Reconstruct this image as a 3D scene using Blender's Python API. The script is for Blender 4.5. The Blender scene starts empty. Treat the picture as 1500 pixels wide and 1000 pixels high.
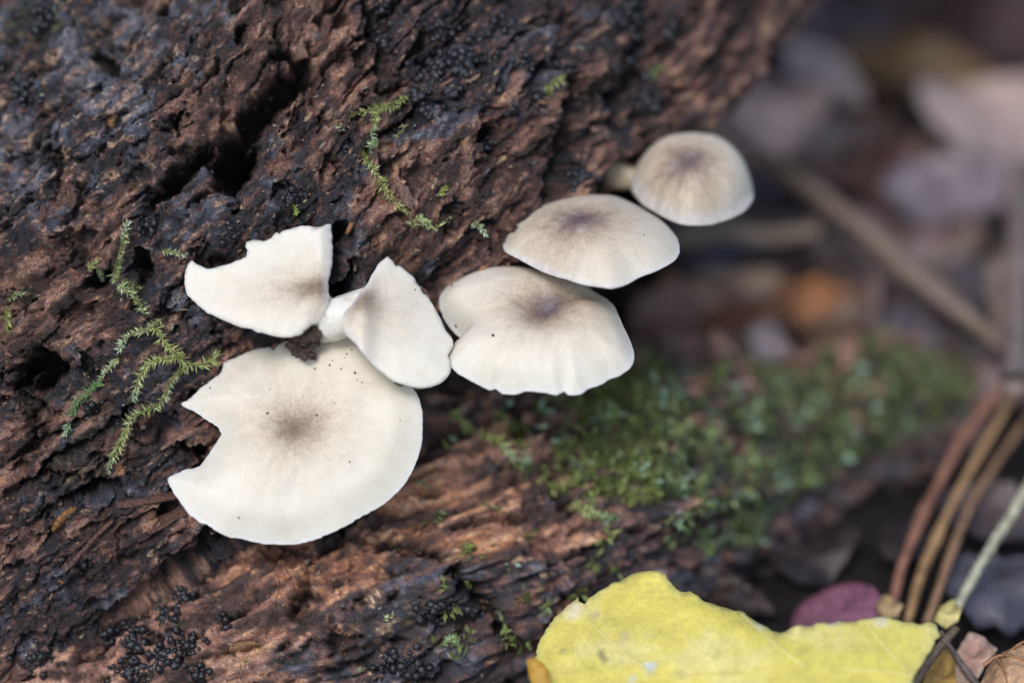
import bpy, math, random
import numpy as np
from mathutils import Vector, Matrix
from mathutils.geometry import delaunay_2d_cdt
from mathutils.bvhtree import BVHTree

SC = bpy.context.scene
COL = SC.collection
random.seed(7)
rng = np.random.default_rng(7)

# ------------------------------------------------------------------ camera, sky, sun, exposure
CM = 0.01                       # shapes are written in centimetres
FOC = 40.0                      # camera to focus plane, cm
WID = 13.6                      # width of the frame at the focus plane, cm
PITCH = math.radians(33)
HGT = 4.3                       # height of the frame centre (focus plane) above ground, cm
ROT = Matrix.Rotation(math.pi / 2 - PITCH, 3, 'X')
RN = np.array(ROT)
ORG = np.array([0.0, 0.0, HGT])

cam_data = bpy.data.cameras.new('camera')
cam = bpy.data.objects.new('camera', cam_data)
COL.objects.link(cam)
cam_data.sensor_width = 36
cam_data.lens = 36 * FOC / WID
cam_data.clip_start = 0.01
cam_data.clip_end = 60
cam.rotation_euler = (math.pi / 2 - PITCH, 0, 0)
cam.location = Vector((ORG + RN @ np.array([0, 0, FOC])) * CM)
cam_data.dof.use_dof = True
cam_data.dof.focus_distance = (FOC - 0.05) * CM
cam_data.dof.aperture_fstop = 4.7
SC.camera = cam

world = bpy.data.worlds.new('World')
SC.world = world
world.use_nodes = True
wt = world.node_tree
bgn = wt.nodes['Background']
sky = wt.nodes.new('ShaderNodeTexSky')
sky.sky_type = 'NISHITA'
sky.sun_disc = False
SUN_EL, SUN_AZ = math.radians(54), math.radians(-22)
sky.sun_elevation = SUN_EL
sky.sun_rotation = math.radians(180) - SUN_AZ
sky.air_density = 1.0
sky.dust_density = 2.0
sky.ozone_density = 0.6
hs = wt.nodes.new('ShaderNodeHueSaturation')
hs.inputs['Saturation'].default_value = 1.05
wt.links.new(sky.outputs[0], hs.inputs['Color'])
wt.links.new(hs.outputs[0], bgn.inputs[0])
bgn.inputs[1].default_value = 0.148
sun_data = bpy.data.lights.new('sun', 'SUN')
sun_data.energy = 1.15
sun_data.angle = math.radians(16)
sun_data.color = (1.0, 0.985, 0.96)
sun = bpy.data.objects.new('sun', sun_data)
COL.objects.link(sun)
sd = Vector((math.sin(SUN_AZ) * math.cos(SUN_EL), -math.cos(SUN_AZ) * math.cos(SUN_EL), math.sin(SUN_EL)))
sun.rotation_euler = (-sd).to_track_quat('-Z', 'Y').to_euler()
SC.view_settings.view_transform = 'Standard'
SC.view_settings.look = 'None'
SC.view_settings.exposure = 0.34
SC.view_settings.gamma = 1
SC.view_settings.use_curve_mapping = False
SC.cycles.max_bounces = 8
SC.unit_settings.length_unit = 'CENTIMETERS'

# ------------------------------------------------------------------ coordinates
def world_of(v):                # (N,3) view cm -> world cm (z up, ground at 0)
    return np.asarray(v, float) @ RN.T + ORG

def view_of(w):
    return (np.asarray(w, float) - ORG) @ RN

def at(px, py, z=0.0):          # photo pixel at a depth -> view cm
    k = (FOC - z) / FOC
    return np.array([(px - 750) / 1500 * WID * k, (500 - py) / 1500 * WID * k, z])

def px_of(v):
    v = np.asarray(v, float)
    k = FOC / (FOC - v[..., 2])
    return v[..., 0] * k / WID * 1500 + 750, 500 - v[..., 1] * k / WID * 1500

def ground_at(px, py, h=0.0):   # point at height h (world cm) seen at a pixel
    a, b = world_of(at(px, py, 0)), world_of(at(px, py, 5))
    t = (h - a[2]) / (b[2] - a[2])
    return a + (b - a) * t

# ------------------------------------------------------------------ noise
PERM = np.random.default_rng(3).permutation(256).astype(np.int32)
GRD = np.random.default_rng(4).normal(size=(256, 3)).astype(np.float32)
GRD /= np.linalg.norm(GRD, axis=1)[:, None]

def pn(x, y, z=0.0, seed=0):
    x = np.asarray(x, np.float32) + seed * 17.31
    y = np.asarray(y, np.float32) + seed * 5.77
    z = np.zeros_like(x) + np.float32(z) + seed * 0.37
    xi, yi, zi = np.floor(x).astype(np.int32), np.floor(y).astype(np.int32), np.floor(z).astype(np.int32)
    xf, yf, zf = x - xi, y - yi, z - zi
    u, v, w = (f * f * f * (f * (f * 6 - 15) + 10) for f in (xf, yf, zf))
    out = 0
    for dz in (0, 1):
        for dy in (0, 1):
            for dx in (0, 1):
                g = GRD[PERM[(PERM[(PERM[(xi + dx) & 255] + yi + dy) & 255] + zi + dz) & 255]]
                d = g[..., 0] * (xf - dx) + g[..., 1] * (yf - dy) + g[..., 2] * (zf - dz)
                out = out + d * (u if dx else 1 - u) * (v if dy else 1 - v) * (w if dz else 1 - w)
    return out * 1.6

def fbm(x, y, z=0.0, seed=0, octs=4, gain=0.5):
    o, a, f = 0, 1.0, 1.0
    for i in range(octs):
        o = o + a * pn(x * f, y * f, z * f if not np.isscalar(z) else z, seed + i * 7)
        a *= gain
        f *= 2.03
    return o

def ridge(x, y, seed=0, octs=3):
    o, a, f = 0, 1.0, 1.0
    for i in range(octs):
        o = o + a * (1 - 2.2 * np.abs(pn(x * f, y * f, 0.0, seed + i * 5)))
        a *= 0.5
        f *= 2.1
    return o

def worley(x, y, seed=0):
    xi, yi = np.floor(x).astype(np.int32), np.floor(y).astype(np.int32)
    f1 = np.full(x.shape, 9.0, np.float32)
    f2 = f1.copy()
    cid = np.zeros(x.shape, np.float32)
    for dy in (-1, 0, 1):
        for dx in (-1, 0, 1):
            cx, cy = xi + dx, yi + dy
            h = PERM[(PERM[(cx + seed * 13) & 255] + cy) & 255]
            h2 = PERM[(h + 91) & 255]
            d = np.hypot(cx + 0.1 + 0.8 * h / 255 - x, cy + 0.1 + 0.8 * h2 / 255 - y)
            new = d < f1
            f2 = np.where(new, f1, np.minimum(f2, d))
            cid = np.where(new, PERM[(h2 + 37) & 255] / 255.0, cid)
            f1 = np.where(new, d, f1)
    return f1, f2, cid

def sm(a, b, x):
    t = np.clip((x - a) / (b - a), 0, 1)
    return t * t * (3 - 2 * t)

def seg_dist(px, py, pts):      # distance in px to a polyline, and position along it 0..1
    best = np.full(px.shape, 1e9)
    pos = np.zeros(px.shape)
    n = len(pts) - 1
    for i in range(n):
        (ax, ay), (bx, by) = pts[i][:2], pts[i + 1][:2]
        dx, dy = bx - ax, by - ay
        t = np.clip(((px - ax) * dx + (py - ay) * dy) / (dx * dx + dy * dy + 1e-9), 0, 1)
        d = np.hypot(px - ax - t * dx, py - ay - t * dy)
        m = d < best
        best = np.where(m, d, best)
        pos = np.where(m, (i + t) / n, pos)
    return best, pos

def mixc(c, col, m):
    return c * (1 - m[..., None]) + np.array(col, np.float32) * m[..., None]

# ------------------------------------------------------------------ objects
def setp(o, label=None, cat=None, group=None, kind=None):
    if label: o['label'] = label
    if cat: o['category'] = cat
    if group: o['group'] = group
    if kind: o['kind'] = kind
    return o

def mesh_obj(name, verts, faces, mat, parent=None, origin=None, smooth=True, cols=None, attrs=None, mats=None, midx=None):
    """verts: world cm. origin: world cm."""
    verts = np.asarray(verts, float)
    if origin is None:
        origin = np.zeros(3) if parent is None else np.array(parent['_o'])
    me = bpy.data.meshes.new(name)
    fl = faces if isinstance(faces, list) else faces.tolist()
    me.from_pydata(((verts - origin) * CM).tolist(), [], fl)
    if smooth:
        me.polygons.foreach_set('use_smooth', np.ones(len(me.polygons), bool))
    if cols is not None:
        a = me.color_attributes.new('tint', 'FLOAT_COLOR', 'POINT')
        c4 = np.ones((len(verts), 4), np.float32)
        c4[:, :3] = cols
        a.data.foreach_set('color', c4.ravel())
    for k, arr in (attrs or {}).items():
        arr = np.asarray(arr, np.float32)
        if arr.ndim == 1:
            a = me.attributes.new(k, 'FLOAT', 'POINT')
            a.data.foreach_set('value', arr)
        else:
            a = me.attributes.new(k, 'FLOAT_VECTOR', 'POINT')
            a.data.foreach_set('vector', arr.ravel())
    me.materials.append(mat)
    me.validate()
    me.update()
    o = bpy.data.objects.new(name, me)
    COL.objects.link(o)
    if parent is not None:
        o.parent = parent
        # parts keep the thing's origin
    else:
        o.location = Vector(np.asarray(origin) * CM)
        o['_o'] = [float(c) for c in origin]
    return o

def empty(name, origin):
    o = bpy.data.objects.new(name, None)
    o.empty_display_size = 0.005
    COL.objects.link(o)
    o.location = Vector(np.asarray(origin) * CM)
    o['_o'] = [float(c) for c in origin]
    return o

# ------------------------------------------------------------------ materials
def node_mat(name):
    m = bpy.data.materials.new(name)
    m.use_nodes = True
    nt = m.node_tree
    return m, nt, nt.nodes['Principled BSDF']

def N(nt, t, **kw):
    n = nt.nodes.new(t)
    for k, v in kw.items():
        if k in n.inputs: n.inputs[k].default_value = v
        else: setattr(n, k, v)
    return n

def tint_mat(name, rough=0.6, spec=0.5, var=0.35, vscale=2500, bump=0.0001, bscale=6000, sub=0.0, coat=0.0, trans=0.0, rvar=0.0, base=None, detail=4):
    """vertex tint (the thing's own colour) x fine noise, with fine bump"""
    m, nt, p = node_mat(name)
    tc = N(nt, 'ShaderNodeTexCoord')
    if base is None:
        at_ = N(nt, 'ShaderNodeAttribute', attribute_name='tint')
        csrc = at_.outputs['Color']
    else:
        rgb = N(nt, 'ShaderNodeRGB')
        rgb.outputs[0].default_value = (*base, 1)
        csrc = rgb.outputs[0]
    nz = N(nt, 'ShaderNodeTexNoise', Scale=vscale, Detail=detail, Roughness=0.65)
    nt.links.new(tc.outputs['Object'], nz.inputs['Vector'])
    mr = N(nt, 'ShaderNodeMapRange')
    mr.inputs[1].default_value, mr.inputs[2].default_value = 0.3, 0.7
    mr.inputs[3].default_value, mr.inputs[4].default_value = 1 - var, 1 + var
    nt.links.new(nz.outputs[0], mr.inputs[0])
    nf = N(nt, 'ShaderNodeTexNoise', Scale=vscale * 3.1, Detail=2, Roughness=0.7)
    nt.links.new(tc.outputs['Object'], nf.inputs['Vector'])
    mf = N(nt, 'ShaderNodeMapRange')
    mf.inputs[1].default_value, mf.inputs[2].default_value = 0.35, 0.68
    mf.inputs[3].default_value, mf.inputs[4].default_value = 1 - var * 0.75, 1 + var * 0.9
    nt.links.new(nf.outputs[0], mf.inputs[0])
    mm = N(nt, 'ShaderNodeMath', operation='MULTIPLY')
    nt.links.new(mr.outputs[0], mm.inputs[0]); nt.links.new(mf.outputs[0], mm.inputs[1])
    mx = N(nt, 'ShaderNodeVectorMath', operation='SCALE')
    nt.links.new(csrc, mx.inputs[0])
    nt.links.new(mm.outputs[0], mx.inputs['Scale'])
    nt.links.new(mx.outputs[0], p.inputs['Base Color'])
    p.inputs['Roughness'].default_value = rough
    if rvar:
        r2 = N(nt, 'ShaderNodeMapRange')
        r2.inputs[1].default_value, r2.inputs[2].default_value = 0.3, 0.7
        r2.inputs[3].default_value, r2.inputs[4].default_value = rough - rvar, rough + rvar
        n3 = N(nt, 'ShaderNodeTexNoise', Scale=vscale * 0.35, Detail=3)
        nt.links.new(tc.outputs['Object'], n3.inputs['Vector'])
        nt.links.new(n3.outputs[0], r2.inputs[0])
        nt.links.new(r2.outputs[0], p.inputs['Roughness'])
    p.inputs['Specular IOR Level'].default_value = spec
    p.inputs['Coat Weight'].default_value = coat
    p.inputs['Coat Roughness'].default_value = 0.25
    if sub:
        p.inputs['Subsurface Weight'].default_value = sub
        p.inputs['Subsurface Radius'].default_value = (1, 0.75, 0.5)
        p.inputs['Subsurface Scale'].default_value = 0.0012
    if trans:
        p.inputs['Transmission Weight'].default_value = trans
    if bump:
        bn = N(nt, 'ShaderNodeTexNoise', Scale=bscale, Detail=3, Roughness=0.6)
        nt.links.new(tc.outputs['Object'], bn.inputs['Vector'])
        b = N(nt, 'ShaderNodeBump', Strength=1.0, Distance=bump)
        nt.links.new(bn.outputs[0], b.inputs['Height'])
        nt.links.new(b.outputs[0], p.inputs['Normal'])
    return m

M_WOOD = tint_mat('rotten_wood', rough=0.35, spec=0.75, var=0.65, vscale=2600, bump=0.0008, bscale=4200, rvar=0.25)
M_ROOT = tint_mat('rotten_wood_far', rough=0.5, spec=0.5, var=0.45, vscale=1200, bump=0.0005, bscale=2500, rvar=0.25)
M_BEAD = tint_mat('black_fungus', rough=0.33, spec=0.6, var=0.3, vscale=3000, bump=0.00005, bscale=9000)
M_MOSS = tint_mat('moss', rough=0.5, spec=0.4, var=0.15, vscale=2000, bump=0, sub=0.0)
M_LEAF = tint_mat('dead_leaf', rough=0.42, spec=0.5, var=0.35, vscale=350, bump=0.0002, bscale=900, rvar=0.12)
M_SOIL = tint_mat('soil', rough=0.8, spec=0.3, var=0.5, vscale=200, bump=0.001, bscale=400, base=(0.012, 0.009, 0.008))
M_TWIG = tint_mat('twig_bark', rough=0.6, spec=0.4, var=0.4, vscale=500, bump=0.0001, bscale=1500)
M_YEL = tint_mat('yellow_leaf', rough=0.5, spec=0.4, var=0.10, vscale=500, bump=0.00012, bscale=1300)
M_STEM = tint_mat('mushroom_stem', rough=0.5, spec=0.35, var=0.06, vscale=900, bump=0.00004, bscale=2500, sub=0.4)

def cap_material():
    m, nt, p = node_mat('mushroom_cap')
    a = N(nt, 'ShaderNodeAttribute', attribute_name='tint')
    rad = N(nt, 'ShaderNodeAttribute', attribute_name='radial')
    nz = N(nt, 'ShaderNodeTexNoise', Scale=1.0, Detail=4, Roughness=0.6)
    nt.links.new(rad.outputs['Vector'], nz.inputs['Vector'])
    tc = N(nt, 'ShaderNodeTexCoord')
    n2 = N(nt, 'ShaderNodeTexNoise', Scale=2600, Detail=3, Roughness=0.6)
    nt.links.new(tc.outputs['Object'], n2.inputs['Vector'])
    pg = N(nt, 'ShaderNodeAttribute', attribute_name='pigment')
    # mottled, streaked pigment: stronger where there is pigment at all
    ad = N(nt, 'ShaderNodeMath', operation='ADD')
    nt.links.new(nz.outputs[0], ad.inputs[0]); nt.links.new(n2.outputs[0], ad.inputs[1])
    mr = N(nt, 'ShaderNodeMapRange')
    mr.inputs[1].default_value, mr.inputs[2].default_value = 0.75, 1.25
    mr.inputs[3].default_value, mr.inputs[4].default_value = -1, 1
    nt.links.new(ad.outputs[0], mr.inputs[0])
    am = N(nt, 'ShaderNodeMath', operation='MULTIPLY_ADD')
    am.inputs[1].default_value, am.inputs[2].default_value = 0.22, 0.030
    nt.links.new(pg.outputs['Fac'], am.inputs[0])
    ml = N(nt, 'ShaderNodeMath', operation='MULTIPLY')
    nt.links.new(mr.outputs[0], ml.inputs[0]); nt.links.new(am.outputs[0], ml.inputs[1])
    one = N(nt, 'ShaderNodeMath', operation='ADD')
    one.inputs[1].default_value = 1.0
    nt.links.new(ml.outputs[0], one.inputs[0])
    mx = N(nt, 'ShaderNodeVectorMath', operation='SCALE')
    nt.links.new(a.outputs['Color'], mx.inputs[0]); nt.links.new(one.outputs[0], mx.inputs['Scale'])
    nt.links.new(mx.outputs[0], p.inputs['Base Color'])
    p.inputs['Roughness'].default_value = 0.5
    p.inputs['Specular IOR Level'].default_value = 0.3
    p.inputs['Subsurface Weight'].default_value = 0.35
    p.inputs['Subsurface Radius'].default_value = (1, 0.8, 0.6)
    p.inputs['Subsurface Scale'].default_value = 0.001
    b = N(nt, 'ShaderNodeBump', Strength=0.6, Distance=0.00006)
    nt.links.new(ad.outputs[0], b.inputs['Height'])
    nt.links.new(b.outputs[0], p.inputs['Normal'])
    return m
M_CAP = cap_material()

# ------------------------------------------------------------------ ground
def build_ground():
    xs = np.concatenate([np.linspace(-3000, -40, 12), np.linspace(-30, 40, 90), np.linspace(50, 3000, 12)])
    ys = np.concatenate([np.linspace(-3000, -40, 12), np.linspace(-30, 60, 110), np.linspace(70, 3000, 12)])
    X, Y = np.meshgrid(xs, ys)
    near = np.exp(-((X / 60) ** 2 + (Y / 60) ** 2))
    Z = (fbm(X / 6, Y / 6, 0, 5) * 0.7 - 0.4) * near
    V = np.stack([X, Y, Z], -1).reshape(-1, 3)
    ny, nx = X.shape
    i = np.arange(ny * nx).reshape(ny, nx)
    f = np.stack([i[:-1, :-1], i[:-1, 1:], i[1:, 1:], i[1:, :-1]], -1).reshape(-1, 4)
    setp(mesh_obj('ground', V, f, M_SOIL), kind='structure')
build_ground()

# ------------------------------------------------------------------ wood surfaces
BROWN_D = (0.060, 0.033, 0.026)
BROWN = (0.205, 0.102, 0.078)
BROWN_L = (0.40, 0.245, 0.18)
ORANGE = (0.50, 0.24, 0.11)
TAN = (0.62, 0.44, 0.27)
BLACK = (0.020, 0.020, 0.025)
SLATE = (0.072, 0.083, 0.112)
SLATE_L = (0.23, 0.225, 0.25)
GREEN = (0.07, 0.11, 0.04)

# crevices: polyline px, half width px, depth cm
CREV = [
    ([(448, 108), (420, 128), (390, 152), (365, 185), (345, 215), (338, 245)], 15, 1.0),
    ([(338, 205), (332, 262)], 24, 1.3),
    ([(292, 215), (268, 245), (240, 275), (225, 300)], 12, 0.9),
    ([(262, 165), (250, 190)], 9, 0.5),
    ([(405, 82), (430, 88), (460, 92)], 8, 0.4),
    ([(845, 120), (832, 160), (828, 205), (812, 250), (800, 290)], 8, 0.7),
    ([(25, 560), (60, 525), (75, 545), (60, 565)], 14, 0.9),
    ([(185, 895), (235, 855), (280, 820), (335, 785)], 11, 0.9),
    ([(95, 740), (140, 715), (170, 712)], 8, 0.5),
    ([(130, 415), (150, 400)], 13, 0.6),
    ([(200, 370), (215, 400), (190, 440)], 9, 0.4),
    ([(135, 70), (170, 108)], 7, 0.35),
    ([(230, 10), (245, 5)], 11, 0.5),
    ([(75, 225), (85, 240)], 12, 0.4),
    ([(712, 190), (718, 222)], 11, 0.5),
    ([(540, 5), (555, 60), (562, 110)], 7, 0.35),
    ([(630, 150), (600, 175), (565, 205)], 9, 0.4),
    ([(560, 200), (545, 225)], 10, 0.45),
    ([(500, 330), (480, 400)], 16, 0.5),
    ([(525, 395), (500, 430), (485, 440)], 14, 0.6),
    ([(120, 520), (150, 560)], 6, 0.25),
    ([(0, 730), (60, 700), (140, 640), (200, 600)], 6, 0.3),
    ([(640, 600), (585, 650), (520, 735)], 12, 0.6),
    ([(950, 60), (935, 110), (905, 160)], 9, 0.35),
    ([(350, 70), (362, 55)], 8, 0.3),
    ([(0, 585), (45, 590), (90, 610)], 5, 0.2),
    ([(275, 655), (310, 690), (240, 760)], 8, 0.3),
]
# regions of black crust: px, py, rx, ry, weight
CRUST = [(90, 190, 230, 130, 1.05), (250, 60, 140, 60, 0.9), (20, 60, 120, 90, 0.9), (680, 70, 75, 80, 1.3), (560, 30, 45, 50, 0.8), (940, 150, 70, 70, 0.9), (790, 80, 60, 50, 0.9),
         (300, 320, 90, 60, 0.7), (420, 300, 80, 70, 0.75), (200, 560, 130, 90, 0.95), (330, 440, 90, 60, 0.8), (60, 900, 110, 60, 0.7), (150, 720, 120, 40, 0.6), (560, 420, 60, 40, 0.6),
         (120, 850, 120, 60, 0.6), (320, 830, 60, 70, 0.5), (900, 30, 80, 40, 0.7), (850, 250, 40, 60, 0.6), (500, 190, 40, 60, 0.4), (0, 330, 60, 90, 0.7), (610, 170, 40, 30, .9), (740, 180, 50, 40, .6)]
BROWNZ = [(370, 120, 90, 80, 1.0), (250, 230, 60, 60, 0.7), (60, 440, 110, 60, 1.2), (470, 60, 50, 60, 1.0), (150, 470, 60, 40, .6), (700, 250, 110, 60, 0.9), (330, 200, 60, 60, 0.8), (620, 260, 70, 50, .6), (140, 290, 60, 30, .5),
          (90, 590, 60, 50, 0.5), (860, 170, 40, 60, 0.7), (1020, 110, 70, 90, 0.8), (520, 110, 40, 60, .7)]

def zones(px, py, table):
    o = 0
    for x, y, rx, ry, w in table:
        o = o + w * np.exp(-((px - x) / rx) ** 2 - ((py - y) / ry) ** 2)
    return o

def log_surface():
    # section loop (t, w): t = across the grain in the picture (up-left), w = towards the camera
    sec = [(1.0, -12), (0.4, -8.5), (-0.3, -5.5), (-0.8, -3.6), (-1.25, -2.3), (-1.62, -1.35), (-1.72, -0.75), (-1.45, -0.3), (-0.8, -0.05), (0.2, 0.10), (1.6, 0.08),
           (3.0, -0.15), (4.6, -0.75), (6.2, -1.7), (8.0, -3.4), (9.6, -6), (10.5, -9), (9.5, -13), (5.5, -15.5), (2.2, -14.5)]
    n = len(sec)
    P = np.array(sec, float)
    fine = []
    for i in range(n):
        p0, p1, p2, p3 = P[i - 1], P[i], P[(i + 1) % n], P[(i + 2) % n]
        for t in np.linspace(0, 1, 60, endpoint=False):
            fine.append(0.5 * ((2 * p1) + (-p0 + p2) * t + (2 * p0 - 5 * p1 + 4 * p2 - p3) * t * t + (-p0 + 3 * p1 - 3 * p2 + p3) * t ** 3))
    fine = np.array(fine)
    arc = np.concatenate([[0], np.cumsum(np.hypot(*np.diff(fine, axis=0).T))])
    tot = arc[-1]
    a0 = arc[4 * 60] ; a1 = arc[14 * 60]          # finely sampled part
    vs = [0.0]
    while vs[-1] < tot:
        v = vs[-1]
        d = 0.021 if a0 < v < a1 else min(1.0, 0.021 + 0.12 * max(a0 - v, v - a1))
        vs.append(v + max(d, 0.021))
    vs = np.array(vs[:-1])
    T, Wd = np.interp(vs, arc, fine[:, 0]), np.interp(vs, arc, fine[:, 1])
    ss = np.arange(-6.9, 9.6, 0.0215)
    lo, hi = [-6.9], [9.6]
    while lo[-1] > -30: lo.append(lo[-1] - (0.05 + 0.15 * (-6.9 - lo[-1])))
    while hi[-1] < 26: hi.append(hi[-1] + 0.05 + 0.15 * (hi[-1] - 9.6))
    ss = np.concatenate([np.array(lo[:0:-1]), ss, np.array(hi)])
    Sg, Vg = np.meshgrid(ss, vs, indexing='ij')
    Tg = np.broadcast_to(T, Sg.shape); Wg = np.broadcast_to(Wd, Sg.shape)
    dt = np.interp(Sg, [-30, -5, -1.2, 1.5, 3, 5, 6.5, 8.3, 12, 26], [0.1, -0.1, -0.3, 0.0, 0.35, 0.6, 0.5, 0.95, 1.4, 2.5])
    th = math.radians(38)
    c0 = np.array([(400 - 750) / 1500 * WID, 0.0])
    ax, nx = np.array([math.cos(th), math.sin(th)]), np.array([-math.sin(th), math.cos(th)])
    tt = Tg + dt
    base = np.stack([c0[0] + Sg * ax[0] + tt * nx[0], c0[1] + Sg * ax[1] + tt * nx[1],
                     Wg - np.where(Sg > 0, 0.045 * Sg ** 2, 0.008 * Sg ** 2)], -1)
    return base, Sg, Vg - a0

def grid_normals(B, wrap):
    du = np.gradient(B, axis=0)
    if wrap:
        dv = np.roll(B, -1, 1) - np.roll(B, 1, 1)
    else:
        dv = np.gradient(B, axis=1)
    n = np.cross(du, dv)
    n /= np.linalg.norm(n, axis=-1)[..., None] + 1e-12
    return n

def wood_relief(S, V, px, py, amp=1.0, seed=0, crev=True):
    """returns displacement (cm) and some masks, from grain coordinates"""
    wx = fbm(S / 0.9, V / 0.5, 0, 31 + seed, 3)
    wy = fbm(S / 0.9, V / 0.5, 0, 47 + seed, 3)
    s2, v2 = S + 0.14 * wx, V + 0.07 * wy
    d = 0.22 * fbm(s2 / 2.6, v2 / 1.1, 0, 1 + seed, 3)
    crust = zones(px, py, CRUST) if crev else 0.45 + 0 * px
    brn = zones(px, py, BROWNZ) if crev else 0.5 + 0 * px
    n_c = fbm(s2 / 0.8, v2 / 0.42, 0, 61 + seed, 5, 0.6)
    crust_m = sm(-0.12, 0.22, crust - 0.72 * brn - 0.22 + 0.75 * n_c)
    # plates of cubical rot: cells with their own height, terraced
    f1, f2, cid = worley(s2 / 1.3 + 0.12 * n_c, v2 / 0.42 + 0.25 * n_c, 3 + seed)
    gap = sm(0.0, 0.10, f2 - f1)
    plate = (cid - 0.5) * 0.26
    g1, g2, cid2 = worley(s2 / 0.42 + .3 * wy, v2 / 0.2 + .5 * n_c, 9 + seed)
    gap2 = sm(0.0, 0.16, g2 - g1)
    pl = (plate * gap - 0.11 * (1 - gap)) * (0.75 - 0.45 * crust_m) + ((cid2 - 0.5) * 0.12 * gap2 - 0.05 * (1 - gap2)) * (1 - 0.4 * crust_m)
    sz = sm(-0.1, 0.35, fbm(S / 2.4, V / 0.9, 0, 221 + seed, 3))      # stretches of smoother, fibrous wood
    d = d + pl * (1 - 0.5 * sz)
    # fibres along the grain
    fib = ridge(s2 / 1.5, v2 / 0.17, 11 + seed, 3)
    d = d + (0.036 * fib + 0.028 * ridge(s2 / 3.2, v2 / 0.30, 13 + seed, 3)) * (1 - 0.55 * crust_m) * (1 + 0.7 * sz)
    # crumbs
    cr = fbm(s2 / 0.16, v2 / 0.11, 0, 21 + seed, 4, 0.62)
    d = d + 0.05 * cr * (1 - 0.7 * sz) + 0.022 * fbm(S / 0.07, V / 0.055, 0, 25 + seed, 2, 0.8)
    # granules in the crust: rounded bumps
    b1, b2, _ = worley(S / 0.11 + 0.2 * wx, V / 0.10, 15 + seed)
    d = d + crust_m * 0.035 * (0.6 - b1 * 1.3)
    b1, b2, _ = worley(S / 0.055, V / 0.05, 19 + seed)
    d = d + 0.012 * (0.6 - b1 * 1.3)
    # pits
    pit = fbm(s2 / 0.5, v2 / 0.24, 0, 71 + seed, 4, 0.55)
    pm = sm(0.38, 0.62, pit)
    d = d - 0.26 * pm
    # long narrow grain cracks
    lc = np.abs(fbm(s2 / 2.8, v2 / 0.42, 0, 81 + seed, 3, 0.5))
    lm = (1 - sm(0.0, 0.045, lc)) * sm(0.0, 0.25, fbm(s2 / 1.2, v2 / 0.8, 0, 85 + seed, 2))
    d = d - 0.22 * lm
    lc2 = np.abs(fbm(s2 / 4.5, v2 / 0.62, 0, 201 + seed, 4, 0.5))
    lm2 = (1 - sm(0.018, 0.06, lc2)) * sm(-0.05, 0.2, fbm(S / 2.0, V / 1.0, 0, 207 + seed, 2))
    d = d - 0.38 * lm2 + 0.15 * ridge(s2 / 5.5, v2 / 0.8, 211 + seed, 2)
    lm = np.maximum(lm, lm2)
    depth = pm + lm
    cav = 0 * S
    if crev:
        # crevice walls step down in ragged layers, each with its own torn outline
        nx_ = [(13 * fbm(S / 0.4, V / 0.28, 0, 91 + 3 * l, 4, 0.62), 13 * fbm(S / 0.4, V / 0.28, 0, 95 + 3 * l, 4, 0.62)) for l in range(5)]
        for pts, w, dep in CREV:
            w = w * (1.75 if dep >= 0.9 else 1.45)
            x0, x1 = min(p[0] for p in pts) - 80, max(p[0] for p in pts) + 80
            y0, y1 = min(p[1] for p in pts) - 80, max(p[1] for p in pts) + 80
            m = (px > x0) & (px < x1) & (py > y0) & (py < y1)
            if not m.any(): continue
            tot = 0
            for l in range(5):
                ex = (0.55 * nx_[0][0] + 0.75 * nx_[l][0])[m] if l else nx_[0][0][m]
                ey = (0.55 * nx_[0][1] + 0.75 * nx_[l][1])[m] if l else nx_[0][1][m]
                dd, pos = seg_dist(px[m] + ex, py[m] + ey, pts)
                wl = w * (0.55 + 0.45 * np.sin(np.clip(pos, 0.02, 0.98) * math.pi)) * (1.08 - 0.11 * l)
                kl = 1 - sm(0.62, 1.08, dd / wl)
                if l == 0: k0 = kl
                tot = tot + kl / 5
            d[m] -= dep * 1.4 * tot
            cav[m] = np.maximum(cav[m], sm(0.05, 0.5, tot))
    return d * amp, dict(crust=crust_m, pit=pm, lm=lm, n_c=n_c, fib=fib, cr=cr, cid=cid, cid2=cid2, brn=brn, cav=cav, s2=s2, v2=v2, gap=gap)

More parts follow.
